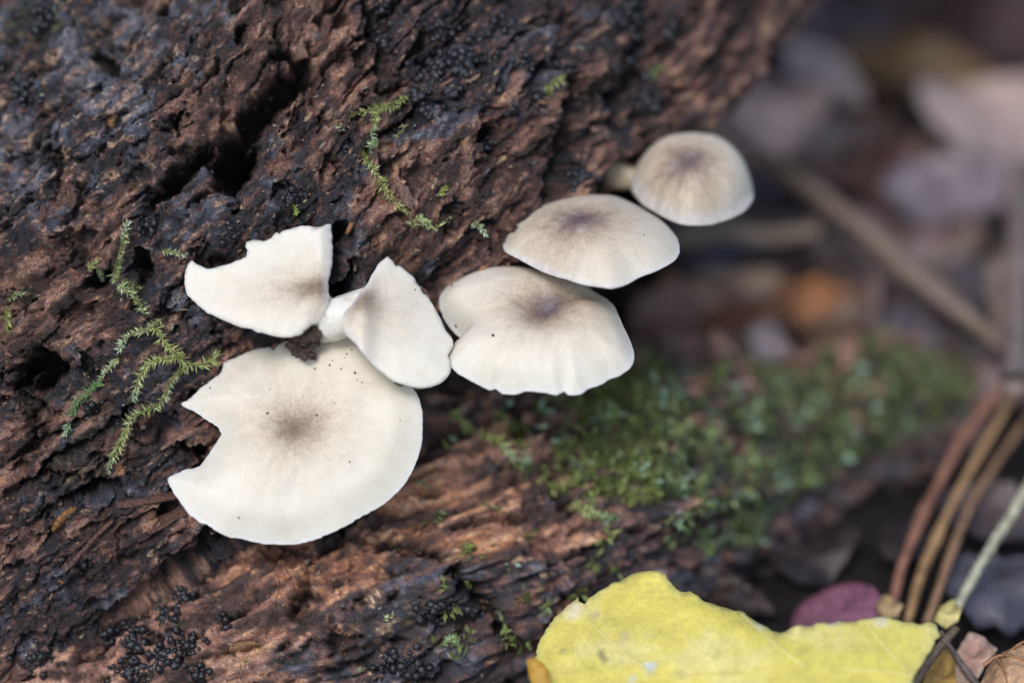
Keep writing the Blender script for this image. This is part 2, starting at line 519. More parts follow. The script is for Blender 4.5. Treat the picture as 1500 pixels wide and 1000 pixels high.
def wood_colour(S, V, px, py, mk, seed=0, warm=0.0):
    n1 = fbm(mk['s2'] / 0.9, mk['v2'] / 0.25, 0, 101 + seed, 4, 0.6)
    n2 = fbm(mk['s2'] / 0.3, mk['v2'] / 0.1, 0, 111 + seed, 4, 0.65)
    n3 = fbm(S / 0.12, V / 0.05, 0, 121 + seed, 3, 0.65)
    c = np.zeros(S.shape + (3,), np.float32) + np.array(BROWN, np.float32)
    c = mixc(c, BROWN_D, sm(0.0, 0.55, -n1 - 0.5 * n2 + 0.15))
    c = mixc(c, BROWN_L, 0.8 * sm(0.05, 0.75, 0.8 * n1 + 0.7 * n2 + 0.25 * (mk['cid2'] - 0.5) + 0.2 * mk['brn'] * 0.5))
    c = mixc(c, ORANGE, 0.85 * sm(0.55, 0.95, 0.7 * n2 + 0.6 * n3 + 0.5 * n1 + warm))
    c = mixc(c, TAN, 0.8 * sm(0.85, 1.15, 0.9 * n3 + 0.6 * n2 + 0.35 * n1 + warm * .6))
    if not np.isscalar(warm): c = mixc(c, (0.32, 0.125, 0.055), np.clip(0.8 * warm * sm(-0.4, 0.4, n1 + 0.5 * n3), 0, 1))   # redder rot at the foot
    cm = mk['crust']
    c = mixc(c, BLACK, 0.93 * cm)
    sl = fbm(S / 0.5, V / 0.4, 0, 131 + seed, 5, 0.65)
    tl = np.exp(-((px - 120) / 260) ** 2 - ((py - 150) / 230) ** 2) + 0.5 * np.exp(-((px - 150) / 150) ** 2 - ((py - 620) / 90) ** 2)
    c = mixc(c, SLATE, np.clip(cm * sm(-0.1, 0.6, sl + 0.6 * tl - 0.25), 0, 1) * 0.85)
    c = mixc(c, BROWN, np.clip(cm * sm(0.1, 0.5, n2 + 0.5 * n3), 0, 1) * 0.6)
    c = mixc(c, SLATE_L, np.clip(cm * sm(0.35, 0.9, sl * 0.6 + 0.5 * n3 + 0.35 * tl), 0, 1) * 0.8)
    c = mixc(c, BROWN_L, np.clip(cm * tl * sm(0.25, 0.7, n1 * 0.6 + n2 * .7), 0, 1) * 0.75)
    c = mixc(c, TAN, 0.75 * np.clip(cm * sm(0.72, 0.95, n2 * 0.8 + n3 * 0.6 + 0.15 * tl), 0, 1))
    dk = 1 - sm(0.0, 0.5, np.abs(fbm(mk['s2'] / 0.7, mk['v2'] / 0.3, 0, 141 + seed, 3)) * 2.2)
    c = mixc(c, BLACK, 0.55 * dk * (1 - cm) * sm(-0.1, 0.5, n1 * -1 + 0.2))
    c = c * 1.38
    c = mixc(c, (0.007, 0.006, 0.006), 0.95 * np.clip(mk['cav'], 0, 1))   # wet rot in the holes, painted blacker to carry their shade
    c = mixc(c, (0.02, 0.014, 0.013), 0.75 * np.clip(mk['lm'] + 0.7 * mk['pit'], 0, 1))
    gz = zones(px, py, [(60, 40, 60, 30, 1), (0, 470, 14, 25, 1.2), (30, 430, 30, 8, .9), (90, 700, 60, 25, 0.35), (130, 640, 90, 60, 0.3), (600, 900, 60, 40, .4), (700, 640, 60, 50, .6), (620, 700, 30, 10, .5)])
    c = mixc(c, GREEN, np.clip(gz * sm(0.0, 0.5, n2 + n3 * 0.5), 0, 1))
    return np.clip(c, 0.004, 0.8)

def grid_faces(nu, nv, wrap):
    i = np.arange(nu * nv, dtype=np.int64).reshape(nu, nv)
    if wrap:
        j = np.roll(i, -1, 1)
        return np.stack([i[:-1], i[1:], j[1:], j[:-1]], -1).reshape(-1, 4)
    return np.stack([i[:-1, :-1], i[1:, :-1], i[1:, 1:], i[:-1, 1:]], -1).reshape(-1, 4)

def add_crumb_shift(P, nrm, S, V):
    """sideways jitter so edges are ragged, not extruded"""
    X, Y, Z = P[..., 0].copy(), P[..., 1].copy(), P[..., 2].copy()
    for k in range(3):
        P[..., k] += 0.045 * pn(X / 0.22, Y / 0.22, Z / 0.22, 151 + k * 9) + 0.022 * pn(X / 0.085, Y / 0.085, Z / 0.085, 181 + k * 9)
    return P

def fast_mesh(name, V, F, mat, cols, origin, parent=None):
    me = bpy.data.meshes.new(name)
    nv, nf = len(V), len(F)
    me.vertices.add(nv)
    me.vertices.foreach_set('co', ((V - origin) * CM).astype(np.float32).ravel())
    me.loops.add(nf * 4)
    me.loops.foreach_set('vertex_index', F.astype(np.int32).ravel())
    me.polygons.add(nf)
    me.polygons.foreach_set('loop_start', (np.arange(nf) * 4).astype(np.int32))
    me.update(calc_edges=True)
    me.polygons.foreach_set('use_smooth', np.ones(nf, bool))
    a = me.color_attributes.new('tint', 'FLOAT_COLOR', 'POINT')
    c4 = np.ones((nv, 4), np.float32); c4[:, :3] = cols
    a.data.foreach_set('color', c4.ravel())
    me.materials.append(mat)
    me.update()
    o = bpy.data.objects.new(name, me)
    COL.objects.link(o)
    if parent is None:
        o.location = Vector(origin * CM); o['_o'] = [float(c) for c in origin]
    else:
        o.parent = parent
    return o

def end_caps(V, F, nu, nv):
    """close both ends of a tube grid with quads collapsed on a centre (triangles as degenerate-free fans are added as quads pairs)"""
    c0, c1 = V[:nv].mean(0), V[-nv:].mean(0)
    return c0, c1

base, Sg, Vg = log_surface()
nrm = grid_normals(base, True)
if nrm[len(nrm) // 2, np.argmin(np.abs(Vg[0] - 3))][2] < 0: nrm = -nrm
bx, by = px_of(base)
disp, mk = wood_relief(Sg, Vg, bx, by)
disp -= np.array([0.85 * np.exp(-((bx - 440) / 170) ** 2 - ((by - 535) / 85) ** 2), 0.5 * np.exp(-((bx - 285) / 70) ** 2 - ((by - 590) / 60) ** 2), 0.45 * np.exp(-((bx - 270) / 60) ** 2 - ((by - 690) / 50) ** 2), 0.6 * np.exp(-((bx - 335) / 60) ** 2 - ((by - 635) / 55) ** 2)]).max(0) + 0.12 + 0.35 * np.exp(-((bx - 425) / 50) ** 2 - ((by - 370) / 35) ** 2) * (by > 0) + 0.3 * np.exp(-((bx - 650) / 45) ** 2 - ((by - 430) / 50) ** 2) + 0.25 * np.exp(-((bx - 915) / 40) ** 2 - ((by - 255) / 35) ** 2) + 0.6 * np.exp(-((bx - 580) / 55) ** 2 - ((by - 395) / 50) ** 2) + 0.3 * np.exp(-((bx - 450) / 50) ** 2 - ((by - 340) / 30) ** 2) + 0.6 * np.exp(-((bx - 305) / 60) ** 2 - ((by - 395) / 35) ** 2)
P = base + nrm * disp[..., None]
P += np.array([-0.62, 0.79, 0.0]) * (0.12 * mk['cav'] + 0.08 * np.clip(mk['lm'] + mk['pit'], 0, 1))[..., None]
P = add_crumb_shift(P, nrm, Sg, Vg)
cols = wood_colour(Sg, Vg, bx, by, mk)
nu, nv = Sg.shape
LV = world_of(P.reshape(-1, 3))
LF = grid_faces(nu, nv, True)
LOG_O = world_of(np.array([[-3, -3, -6.0]]))[0]; LOG_O[2] = 0
log = empty('rotten_log', LOG_O)
setp(log, 'big crumbling brown and black rotten log that the white mushrooms grow from', 'log')
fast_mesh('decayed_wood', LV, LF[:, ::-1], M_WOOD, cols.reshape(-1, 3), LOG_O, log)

# lower root: a tube that comes out from under the log and runs away to the right
def root_surface():
    ctl = [(-500, 1330, -3.6, 3.2), (-150, 1200, -3.3, 3.0), (150, 1080, -3.15, 2.8), (430, 935, -2.95, 2.6), (640, 835, -3.0, 2.45), (830, 765, -3.75, 2.25), (1000, 715, -4.8, 1.95), (1150, 680, -5.8, 1.65), (1280, 625, -6.3, 1.35), (1380, 590, -6.6, 0.95), (1425, 575, -6.7, 0.45), (1440, 570, -6.8, 0.05)]
    C = np.array([at(x, y, z) for x, y, z, r in ctl]); R = np.array([c[3] for c in ctl])
    L = np.concatenate([[0], np.cumsum(np.linalg.norm(np.diff(C, axis=0), axis=1))])
    tot = L[-1]
    s = np.arange(0, tot, 0.035)
    Cs = np.stack([np.interp(s, L, C[:, k]) for k in range(3)], -1)
    Rs = np.interp(s, L, R)
    k = np.exp(-np.linspace(-2, 2, 41) ** 2); k /= k.sum()
    def smooth(a):
        p = np.concatenate([np.repeat(a[:1], 20, 0), a, np.repeat(a[-1:], 20, 0)])
        return np.convolve(p, k, 'valid')
    Cs = np.stack([smooth(Cs[:, i]) for i in range(3)], -1)
    Rs = smooth(Rs); Rs[-1] = 0.05
    T = np.gradient(Cs, axis=0); T /= np.linalg.norm(T, axis=1)[:, None]
    N1 = np.array([0, 0, 1.0]) - T * T[:, 2:3]; N1 /= np.linalg.norm(N1, axis=1)[:, None]
    N2 = np.cross(N1, T)
    ph = [-math.pi]
    while ph[-1] < math.pi:
        ph.append(ph[-1] + (0.0155 if abs(ph[-1]) < 1.75 else 0.06))
    ph = np.array(ph[:-1])
    base = Cs[:, None] + Rs[:, None, None] * (np.cos(ph)[None, :, None] * N1[:, None] + np.sin(ph)[None, :, None] * N2[:, None])
    Sg = np.broadcast_to(s[:, None], base.shape[:2]); Vg = ph[None] * np.maximum(Rs[:, None], 0.8)
    return base, Sg.copy(), Vg.copy(), N1, Cs
rb, rS, rV, _, rC = root_surface()
rn = grid_normals(rb, True)
mid = rn[len(rn) // 3, np.argmin(np.abs(rV[0]))]
if mid[2] < 0: rn = -rn
rx_, ry_ = px_of(rb)
rd, rmk = wood_relief(rS, rV, rx_, ry_, 1.15, seed=2, crev=False)
# crust and painted underside shade on the root, reddish-orange crumbling wood near the mushrooms
root_crust_shade = zones(rx_, ry_, [(620, 880, 130, 70, 1.0), (560, 960, 160, 60, 0.9), (800, 850, 120, 60, 0.6), (900, 750, 130, 110, 0.55), (1100, 700, 200, 140, 0.8), (240, 900, 60, 60, 0.6), (1000, 850, 160, 60, .7), (680, 600, 50, 40, 0.8), (1350, 640, 110, 100, 1.1), (1250, 780, 160, 70, 1.2), (1080, 860, 140, 60, 1.1), (700, 990, 200, 60, .8), (640, 780, 40, 40, .5)])
rmk['crust'] = sm(-0.15, 0.3, root_crust_shade - 0.62 + 0.8 * rmk['n_c'])
rwarm = 0.62 * np.exp(-((rx_ - 560) / 260) ** 2 - ((ry_ - 800) / 130) ** 2)
# crevices on the root
for pts, w, dep in [([(660, 830), (700, 870), (740, 930)], 10, .5), ([(800, 690), (825, 745)], 9, .5), ([(560, 790), (600, 800), (650, 810)], 8, .35), ([(430, 880), (450, 870)], 11, .4), ([(1010, 640), (1000, 700)], 14, .4), ([(905, 880), (860, 900), (800, 950)], 16, .5), ([(745, 590), (760, 640)], 9, .4), ([(140, 960), (200, 900), (260, 850), (340, 790), (430, 765)], 17, .9), ([(330, 905), (350, 900)], 8, .3)]:
    q, pos = seg_dist(rx_ + 12 * rmk['n_c'], ry_ + 12 * rmk['cr'], pts)
    kk = 1 - sm(0.5, 1.2, q / w)
    rd -= dep * kk
    rmk['cav'] = np.maximum(rmk['cav'], kk)
RP = rb + rn * rd[..., None] * np.minimum(1, np.linalg.norm(rb - rC[:, None], axis=-1) / 0.8)[..., None]
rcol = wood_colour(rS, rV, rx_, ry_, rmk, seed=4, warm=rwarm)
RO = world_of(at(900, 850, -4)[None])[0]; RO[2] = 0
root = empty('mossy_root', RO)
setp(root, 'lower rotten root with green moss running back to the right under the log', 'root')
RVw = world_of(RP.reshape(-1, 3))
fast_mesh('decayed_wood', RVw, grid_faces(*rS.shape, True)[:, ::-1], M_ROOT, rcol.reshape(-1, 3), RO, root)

# ray casting onto the wood
def coarse_bvh():
    a = LV.reshape(nu, nv, 3)[::2, ::2]
    b = RVw.reshape(*rS.shape, 3)[::2, ::2]
    fa = grid_faces(a.shape[0], a.shape[1], False)
    fb = grid_faces(b.shape[0], b.shape[1], False) + a.shape[0] * a.shape[1]
    V = np.concatenate([a.reshape(-1, 3), b.reshape(-1, 3)])
    return BVHTree.FromPolygons(V.tolist(), np.concatenate([fa, fb]).tolist())
BVH = coarse_bvh()
CAMW = world_of(np.array([[0, 0, FOC]]))[0]

def hit(px, py):
    """first wood surface seen at a photo pixel: world cm point, normal facing the camera"""
    t = world_of(at(px, py, 0)[None])[0]
    d = Vector(t - CAMW).normalized()
    loc, n, i, dist = BVH.ray_cast(Vector(CAMW), d, 80)
    if loc is None:
        g = ground_at(px, py, 0.3)
        return g, np.array([0, 0, 1.0])
    n = np.array(n)
    if n @ np.array(d) > 0: n = -n
    return np.array(loc), n

# ------------------------------------------------------------------ small mesh builders (world cm)
class MB:
    def __init__(s): s.v, s.f, s.c = [], [], []; s.n = 0
    def add(s, v, f, col):
        v = np.asarray(v, float)
        s.v.append(v); s.f += [[i + s.n for i in q] for q in f]
        s.c.append(np.broadcast_to(np.asarray(col, float), (len(v), 3)))
        s.n += len(v)
    def build(s, name, mat, parent=None, origin=None, smooth=True):
        V = np.concatenate(s.v)
        if origin is None and parent is None: origin = V.mean(0)
        return mesh_obj(name, V, s.f, mat, parent, origin, smooth, cols=np.concatenate(s.c))

def ico(sub=1):
    t = (1 + 5 ** .5) / 2
    v = [(-1, t, 0), (1, t, 0), (-1, -t, 0), (1, -t, 0), (0, -1, t), (0, 1, t), (0, -1, -t), (0, 1, -t), (t, 0, -1), (t, 0, 1), (-t, 0, -1), (-t, 0, 1)]
    f = [(0, 11, 5), (0, 5, 1), (0, 1, 7), (0, 7, 10), (0, 10, 11), (1, 5, 9), (5, 11, 4), (11, 10, 2), (10, 7, 6), (7, 1, 8), (3, 9, 4), (3, 4, 2), (3, 2, 6), (3, 6, 8), (3, 8, 9), (4, 9, 5), (2, 4, 11), (6, 2, 10), (8, 6, 7), (9, 8, 1)]
    v = [np.array(p, float) / np.linalg.norm(p) for p in v]
    for _ in range(sub):
        cache, nf = {}, []
        def mid(a, b):
            k = (min(a, b), max(a, b))
            if k not in cache:
                m = v[a] + v[b]; v.append(m / np.linalg.norm(m)); cache[k] = len(v) - 1
            return cache[k]
        for a, b, c in f:
            ab, bc, ca = mid(a, b), mid(b, c), mid(c, a)
            nf += [(a, ab, ca), (b, bc, ab), (c, ca, bc), (ab, bc, ca)]
        f = nf
    return np.array(v), f
ICO1, ICO2, ICO3 = ico(1), ico(2), ico(3)

def tube(pts, rad, seg=10, cap=True, wob=0.0, seed=0):
    """smooth tube through world points with radii"""
    pts = np.array(pts, float); rad = np.array(rad, float)
    n = len(pts)
    L = np.concatenate([[0], np.cumsum(np.linalg.norm(np.diff(pts, axis=0), axis=1))])
    m = max(6, int(L[-1] / max(rad.max() * 0.5, 0.03)))
    m = min(m, 80)
    u = np.linspace(0, L[-1], m)
    out = []
    ext = np.concatenate([[2 * pts[0] - pts[1]], pts, [2 * pts[-1] - pts[-2]]])
    for x in u:
        i = min(np.searchsorted(L, x, 'right') - 1, n - 2)
        t = (x - L[i]) / (L[i + 1] - L[i] + 1e-9)
        p0, p1, p2, p3 = ext[i], ext[i + 1], ext[i + 2], ext[i + 3]
        out.append(0.5 * ((2 * p1) + (-p0 + p2) * t + (2 * p0 - 5 * p1 + 4 * p2 - p3) * t * t + (-p0 + 3 * p1 - 3 * p2 + p3) * t ** 3))
    C = np.array(out); R = np.interp(u, L, rad)
    T = np.gradient(C, axis=0); T /= np.linalg.norm(T, axis=1)[:, None] + 1e-12
    up = np.array([0.13, 0.21, 0.97])
    A = np.cross(T, up); A /= np.linalg.norm(A, axis=1)[:, None] + 1e-12
    B = np.cross(T, A)
    ph = np.linspace(0, 2 * math.pi, seg, endpoint=False)
    rr = R[:, None] * (1 + wob * pn(u[:, None] / 0.5 + 0 * ph, np.cos(ph)[None] * 1.5 + 0 * u[:, None], seed * 3.3))
    V = C[:, None] + rr[..., None] * (np.cos(ph)[None, :, None] * A[:, None] + np.sin(ph)[None, :, None] * B[:, None])
    V = V.reshape(-1, 3)
    F = grid_faces(m, seg, True).tolist()
    if cap:
        V = np.concatenate([V, [C[0], C[-1]]])
        a, b = m * seg, m * seg + 1
        for k in range(seg):
            F.append([a, (k + 1) % seg, k]); F.append([b, (m - 1) * seg + k, (m - 1) * seg + (k + 1) % seg])
    return V, F

# ------------------------------------------------------------------ mushrooms
def resample(poly, step, jag, seed, jag_zone=None):
    poly = np.array(poly, float)
    q = np.concatenate([poly, poly[:1]])
    # Catmull-Rom where smooth; corners (listed thrice-close) stay sharp through short spacing
    n = len(poly)
    out = []
    for i in range(n):
        p0, p1, p2, p3 = poly[i - 1], poly[i], poly[(i + 1) % n], poly[(i + 2) % n]
        d = np.linalg.norm(p2 - p1)
        k = max(1, int(round(d / step)))
        sharp1 = abs(np.cross((p1 - p0) / (np.linalg.norm(p1 - p0) + 1e-9), (p2 - p1) / (d + 1e-9))) > 0.62 or np.dot(p1 - p0, p2 - p1) < 0
        sharp2 = abs(np.cross((p2 - p1) / (d + 1e-9), (p3 - p2) / (np.linalg.norm(p3 - p2) + 1e-9))) > 0.62 or np.dot(p2 - p1, p3 - p2) < 0
        m1 = (p2 - p1) if sharp1 else (p2 - p0) * d / (np.linalg.norm(p1 - p0) + d)
        m2 = (p2 - p1) if sharp2 else (p3 - p1) * d / (np.linalg.norm(p3 - p2) + d)
        for t in np.arange(k) / k:
            h = (2 * t ** 3 - 3 * t ** 2 + 1) * p1 + (t ** 3 - 2 * t ** 2 + t) * m1 + (-2 * t ** 3 + 3 * t ** 2) * p2 + (t ** 3 - t ** 2) * m2
            out.append(h)
    out = np.array(out)
    T = np.roll(out, -1, 0) - np.roll(out, 1, 0)
    Nn = np.stack([T[:, 1], -T[:, 0]], -1); Nn /= np.linalg.norm(Nn, axis=1)[:, None] + 1e-9
    i = np.arange(len(out)) * 1.0
    j = pn(i * step / 0.16, i * 0, 0.3, seed) * 0.6 + pn(i * step / 0.06, i * 0, 0.6, seed + 3) * 0.5
    return out + Nn * (j * jag)[:, None]

def plane_frame(C, n):
    n = np.array(n, float); n /= np.linalg.norm(n)
    u = np.array([1.0, 0, 0]) - n * n[0]; u /= np.linalg.norm(u)
    v = np.cross(n, u)
    return n, u, v

def to_plane(px, py, C, n, u, v):
    cam_ = np.array([0, 0, FOC]); d = at(px, py, 0) - cam_
    t = ((C - cam_) @ n) / (d @ n)
    p = cam_ + d * t - C
    return np.array([p @ u, p @ v])

MUSH = {}
def mushroom(key, label, rim, centre, C, n, height, pig, thick=0.10, edge=0.02, jag=0.012, step=0.035, stem=None, group='white mushrooms growing on the rotten log', gill=True, thick_fn=None, halo=1.0, seed=0):
    """rim: photo px of the cap margin; C: (px,py,z) of the rim plane; height(x,y,rho,d,ang)->cm above that plane"""
    C = at(*C)
    n, u, v = plane_frame(C, n)
    poly = [to_plane(x, y, C, n, u, v) for x, y in rim]
    poly = resample(poly, step, jag, seed + 5)
    # orientation ccw
    if np.sum(poly[:, 0] * np.roll(poly[:, 1], -1) - np.roll(poly[:, 0], -1) * poly[:, 1]) < 0: poly = poly[::-1]
    c = to_plane(*centre, C, n, u, v)
    lo, hi = poly.min(0), poly.max(0)
    g = 0.045
    X, Y = np.meshgrid(np.arange(lo[0], hi[0], g), np.arange(lo[1], hi[1], g * 0.87))
    X[1::2] += g / 2
    pts = np.stack([X.ravel(), Y.ravel()], -1) + np.random.default_rng(seed).normal(0, g * 0.08, (X.size, 2))
    # inside test and distance to rim
    def dist_rim(q):
        a, b = poly, np.roll(poly, -1, 0)
        best = np.full(len(q), 1e9)
        for s in range(0, len(q), 4000):
            qq = q[s:s + 4000, None]
            ab = (b - a)[None]
            t = np.clip(((qq - a[None]) * ab).sum(-1) / ((ab ** 2).sum(-1) + 1e-12), 0, 1)
            best[s:s + 4000] = np.linalg.norm(qq - a[None] - t[..., None] * ab, axis=-1).min(1)
        return best
    def inside(q):
        a, b = poly, np.roll(poly, -1, 0)
        r = np.zeros(len(q), bool)
        for (x1, y1), (x2, y2) in zip(a, b):
            cnd = ((y1 > q[:, 1]) != (y2 > q[:, 1]))
            xi = (x2 - x1) * (q[:, 1] - y1) / (y2 - y1 + 1e-12) + x1
            r ^= cnd & (q[:, 0] < xi)
        return r
    pts = pts[inside(pts)]
    dr = dist_rim(pts)
    pts = pts[dr > 0.022]
    nb = len(poly)
    allp = np.concatenate([poly, pts])
    res = delaunay_2d_cdt([Vector(p) for p in allp], [(i, (i + 1) % nb) for i in range(nb)], [], 1, 1e-6)
    V2 = np.array([tuple(p) for p in res[0]]); F = [list(f) for f in res[2]]
    a_ = V2[F[0][1]] - V2[F[0][0]]; b_ = V2[F[0][2]] - V2[F[0][0]]
    if a_[0] * b_[1] - a_[1] * b_[0] < 0: F = [f[::-1] for f in F]
    d = dist_rim(V2)
    rim_mask = d < 1e-4
    rel = V2 - c
    rr = np.linalg.norm(rel, axis=1); ang = np.arctan2(rel[:, 1], rel[:, 0])
    rho = rr / (rr + d + 1e-6)
    h = height(V2[:, 0], V2[:, 1], rho, d, ang) + 0.006 * pn(np.cos(ang) * 5, np.sin(ang) * 5, rr, seed) * sm(0, 1, rho) + 0.010 * pn(V2[:, 0] / 0.35, V2[:, 1] / 0.35, 0, seed + 9)
    th = (edge + (thick - edge) * sm(0, 0.55, d)) if thick_fn is None else thick_fn(V2, d)
    ed = np.minimum(th / 2, 0.02) * (1 - sm(0, 0.03, d))          # rounded lip
    top = C + V2[:, :1] * u + V2[:, 1:] * v + (h - ed)[:, None] * n
    bot = C + V2[:, :1] * u + V2[:, 1:] * v + (h - th + ed)[:, None] * n
    # side strip: boundary edges
    cnt = {}
    for f in F:
        for i in range(len(f)):
            e = (f[i], f[(i + 1) % len(f)])
            cnt[e] = 1
    be = [e for e in cnt if (e[1], e[0]) not in cnt]
    m = len(V2)
    FF = [f for f in F] + [[i + m for i in f[::-1]] for f in F] + [[a + m, b + m, b, a] for a, b in be]
    VV = np.concatenate([top, bot])
    # pigment: brown disc centre fading outwards, placed where the surface shows it
    tx, ty = px_of(top)
    dq = np.hypot(tx - pig[0], ty - pig[1])
    k = np.argmax(np.where(dq < max(6, dq.min() + 1), top[:, 2], -99))
    pc = V2[k]
    q = V2 - pc
    pa = np.arctan2(q[:, 1], q[:, 0])
    pr = np.hypot(q[:, 0] / pig[2], q[:, 1] / pig[3]) * (1 + 0.15 * pn(np.cos(pa) * 2, np.sin(pa) * 2, 0.2, seed + 4) + 0.10 * pn(V2[:, 0] / 0.2, V2[:, 1] / 0.2, 0, seed + 6))
    core = np.exp(-(pr / 0.42) ** 2) * pig[4]
    hal = np.exp(-(pr / 1.0) ** 1.6) * pig[5]
    wide = np.exp(-(pr / 2.2) ** 2) * 0.5 * halo
    col = np.zeros((m, 3), np.float32) + np.array((0.81, 0.775, 0.67), np.float32)
    col = mixc(col, (0.74, 0.66, 0.52), np.clip(wide, 0, 1))
    col = mixc(col, (0.47, 0.33, 0.21), np.clip(hal, 0, 1))
    col = mixc(col, pig[6], np.clip(core, 0, 1))
    col = mixc(col, (0.81, 0.80, 0.77), (1 - sm(0.0, 0.07, d)) * 0.5)
    st = fbm(V2[:, 0] / 0.55, V2[:, 1] / 0.55, 0, seed + 40, 4, 0.6)
    col = mixc(col, (0.66, 0.58, 0.43), np.clip(0.30 * sm(0.1, 0.8, st) * (1 - hal), 0, 1))
    col = mixc(col, (0.60, 0.57, 0.52), 0.22 * sm(0.25, 0.8, fbm(V2[:, 0] / 0.3, V2[:, 1] / 0.3, 0, seed + 50, 4, 0.6)))
    col2 = np.zeros((m, 3), np.float32) + np.array((0.84, 0.83, 0.79), np.float32)
    kk = 1.0 / max(pig[2], 0.4)
    rq = np.hypot(q[:, 0], q[:, 1]) + 0.08
    radial = np.stack([q[:, 0] / rq ** 0.62 * 7, q[:, 1] / rq ** 0.62 * 7, rq * 1.5], -1)
    O = world_of((C - 0.3 * n)[None])[0]
    root_ = empty('mushroom', O)
    setp(root_, label, 'mushroom', group)
    mesh_obj('cap', world_of(VV), FF, M_CAP, root_, cols=np.concatenate([col, col2]),
             attrs={'radial': np.concatenate([radial, radial]), 'pigment': np.concatenate([np.clip(hal + core, 0, 1), 0 * hal])})
    if gill:
        # gills: thin radial lamellae hanging under the cap
        g_ = MB()
        for j in range(110):
            a = 2 * math.pi * j / 110
            dirv = np.array([math.cos(a), math.sin(a)])
            long_ = j % 2 == 0
            ts = np.arange(0.16 if long_ else 0.5, 3.0, 0.07)
            pp = c + ts[:, None] * dirv
            ok = inside(pp); 
            kk_ = len(ok) if ok.all() else np.argmin(ok)
            pp = pp[:kk_]
            if len(pp) < 4: continue
            near = np.argmin(((pp[:, None] - V2[None]) ** 2).sum(-1), axis=1)
            bb = h[near] - th[near]
            dep = 0.11 * np.sin(np.linspace(0.25, 1, len(pp)) * math.pi) ** 0.6 + 0.004
            A_ = C + pp[:, :1] * u + pp[:, 1:] * v + (bb + 0.012)[:, None] * n
            B_ = A_ - dep[:, None] * n
            w_ = np.array([-dirv[1], dirv[0]]) * 0.006
            off = w_[0] * u + w_[1] * v
            Vv = np.concatenate([A_ - off, B_, A_ + off])
            l = len(pp)
            Ff = [[i, i + 1, l + i + 1, l + i] for i in range(l - 1)] + [[l + i, l + i + 1, 2 * l + i + 1, 2 * l + i] for i in range(l - 1)]
            g_.add(world_of(Vv), Ff, (0.84, 0.82, 0.77))
        if g_.n:
            o = g_.build('gills', M_STEM, root_)
    if stem:
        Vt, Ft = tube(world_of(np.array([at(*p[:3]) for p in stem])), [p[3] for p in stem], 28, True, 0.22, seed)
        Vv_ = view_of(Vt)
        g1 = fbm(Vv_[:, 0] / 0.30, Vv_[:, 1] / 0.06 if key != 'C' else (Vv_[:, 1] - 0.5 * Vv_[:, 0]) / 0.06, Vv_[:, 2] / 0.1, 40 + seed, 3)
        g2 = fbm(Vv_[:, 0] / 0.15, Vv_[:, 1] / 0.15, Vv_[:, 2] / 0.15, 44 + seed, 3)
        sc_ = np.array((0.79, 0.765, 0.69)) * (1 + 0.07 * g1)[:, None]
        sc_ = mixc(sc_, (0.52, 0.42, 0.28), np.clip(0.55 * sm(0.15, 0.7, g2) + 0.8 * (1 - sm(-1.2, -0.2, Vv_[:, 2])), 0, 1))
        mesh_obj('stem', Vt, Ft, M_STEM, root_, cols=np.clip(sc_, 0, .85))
    MUSH[key] = dict(root=root_, C=C, n=n, u=u, v=v, V2=V2, top=top)
    return root_

PB = (0.115, 0.070, 0.048)       # brown disc
PV = (0.095, 0.066, 0.085)      # violet-brown disc

# A: the large bitten disc
rimA = [(258, 583), (275, 572), (300, 549), (316, 536), (322, 519), (345, 508), (372, 497), (388, 494), (394, 499), (402, 490), (430, 484), (470, 480), (505, 480), (540, 492), (570, 520), (588, 548), (603, 562), (613, 580), (617, 605), (616, 630), (611, 655), (600, 680), (584, 703), (560, 725), (530, 745), (500, 762), (465, 777), (425, 787), (385, 786), (345, 781), (316, 773), (300, 762), (290, 760), (268, 740), (250, 715), (239, 692), (262, 682), (287, 674), (300, 655), (311, 640), (319, 625), (312, 614), (298, 606), (280, 593)]
def hA(x, y, rho, d, ang):
    return -0.20 * rho ** 2.2 - 0.10 * (1 - sm(0, 0.4, d)) + 0.10 * np.exp(-(rho / 0.25) ** 2) * -1 + 0.07 * np.sin(ang * 2 + 0.6) * rho + 0.05 * np.sin(ang * 5 + 1) * rho ** 3
mushroom('A', 'large pale mushroom cap with a bite out of its left edge, lowest of the cluster', rimA, (440, 625), (430, 640, 0.38), (-0.06, 0.30, 0.95), hA,
         (436, 620, 0.80, 0.62, 0.75, 0.72, PB), thick=0.14, edge=0.03, jag=0.024, stem=[(445, 600, 0.05, 0.22), (450, 570, -0.5, 0.22), (455, 550, -1.6, 0.30)], seed=1)
# D: broad cap in the middle
rimD = [(668, 474), (655, 462), (645, 447), (643, 432), (655, 413), (675, 399), (705, 389), (735, 386), (770, 388), (805, 397), (840, 405), (870, 420), (897, 441), (912, 470), (924, 495), (929, 516), (923, 534), (908, 545), (893, 550), (882, 557), (862, 563), (850, 571), (833, 573), (826, 568), (815, 574), (795, 571), (770, 568), (755, 572), (735, 571), (726, 563), (716, 566), (690, 553), (668, 540), (657, 528), (655, 512), (662, 495), (674, 480)]
def hD(x, y, rho, d, ang):
    # lobed dome with a dip at the middle that runs out to the right rear
    dome = 0.42 * (1 - rho ** 2.6)
    dip = -0.30 * np.exp(-(rho / 0.33) ** 2)
    groove = -0.14 * np.exp(-((ang - 0.55) / 0.35) ** 2) * sm(0.1, 0.5, rho) * (1 - sm(0.7, 1, rho))
    sinus = -0.16 * np.exp(-((np.abs(ang) - math.pi) / 0.22) ** 2) * sm(0.82, 1, rho)
    return dome + dip + groove + sinus - 0.06 * (1 - sm(0, 0.25, d)) + 0.012 * np.sin(ang * 7) * rho ** 4
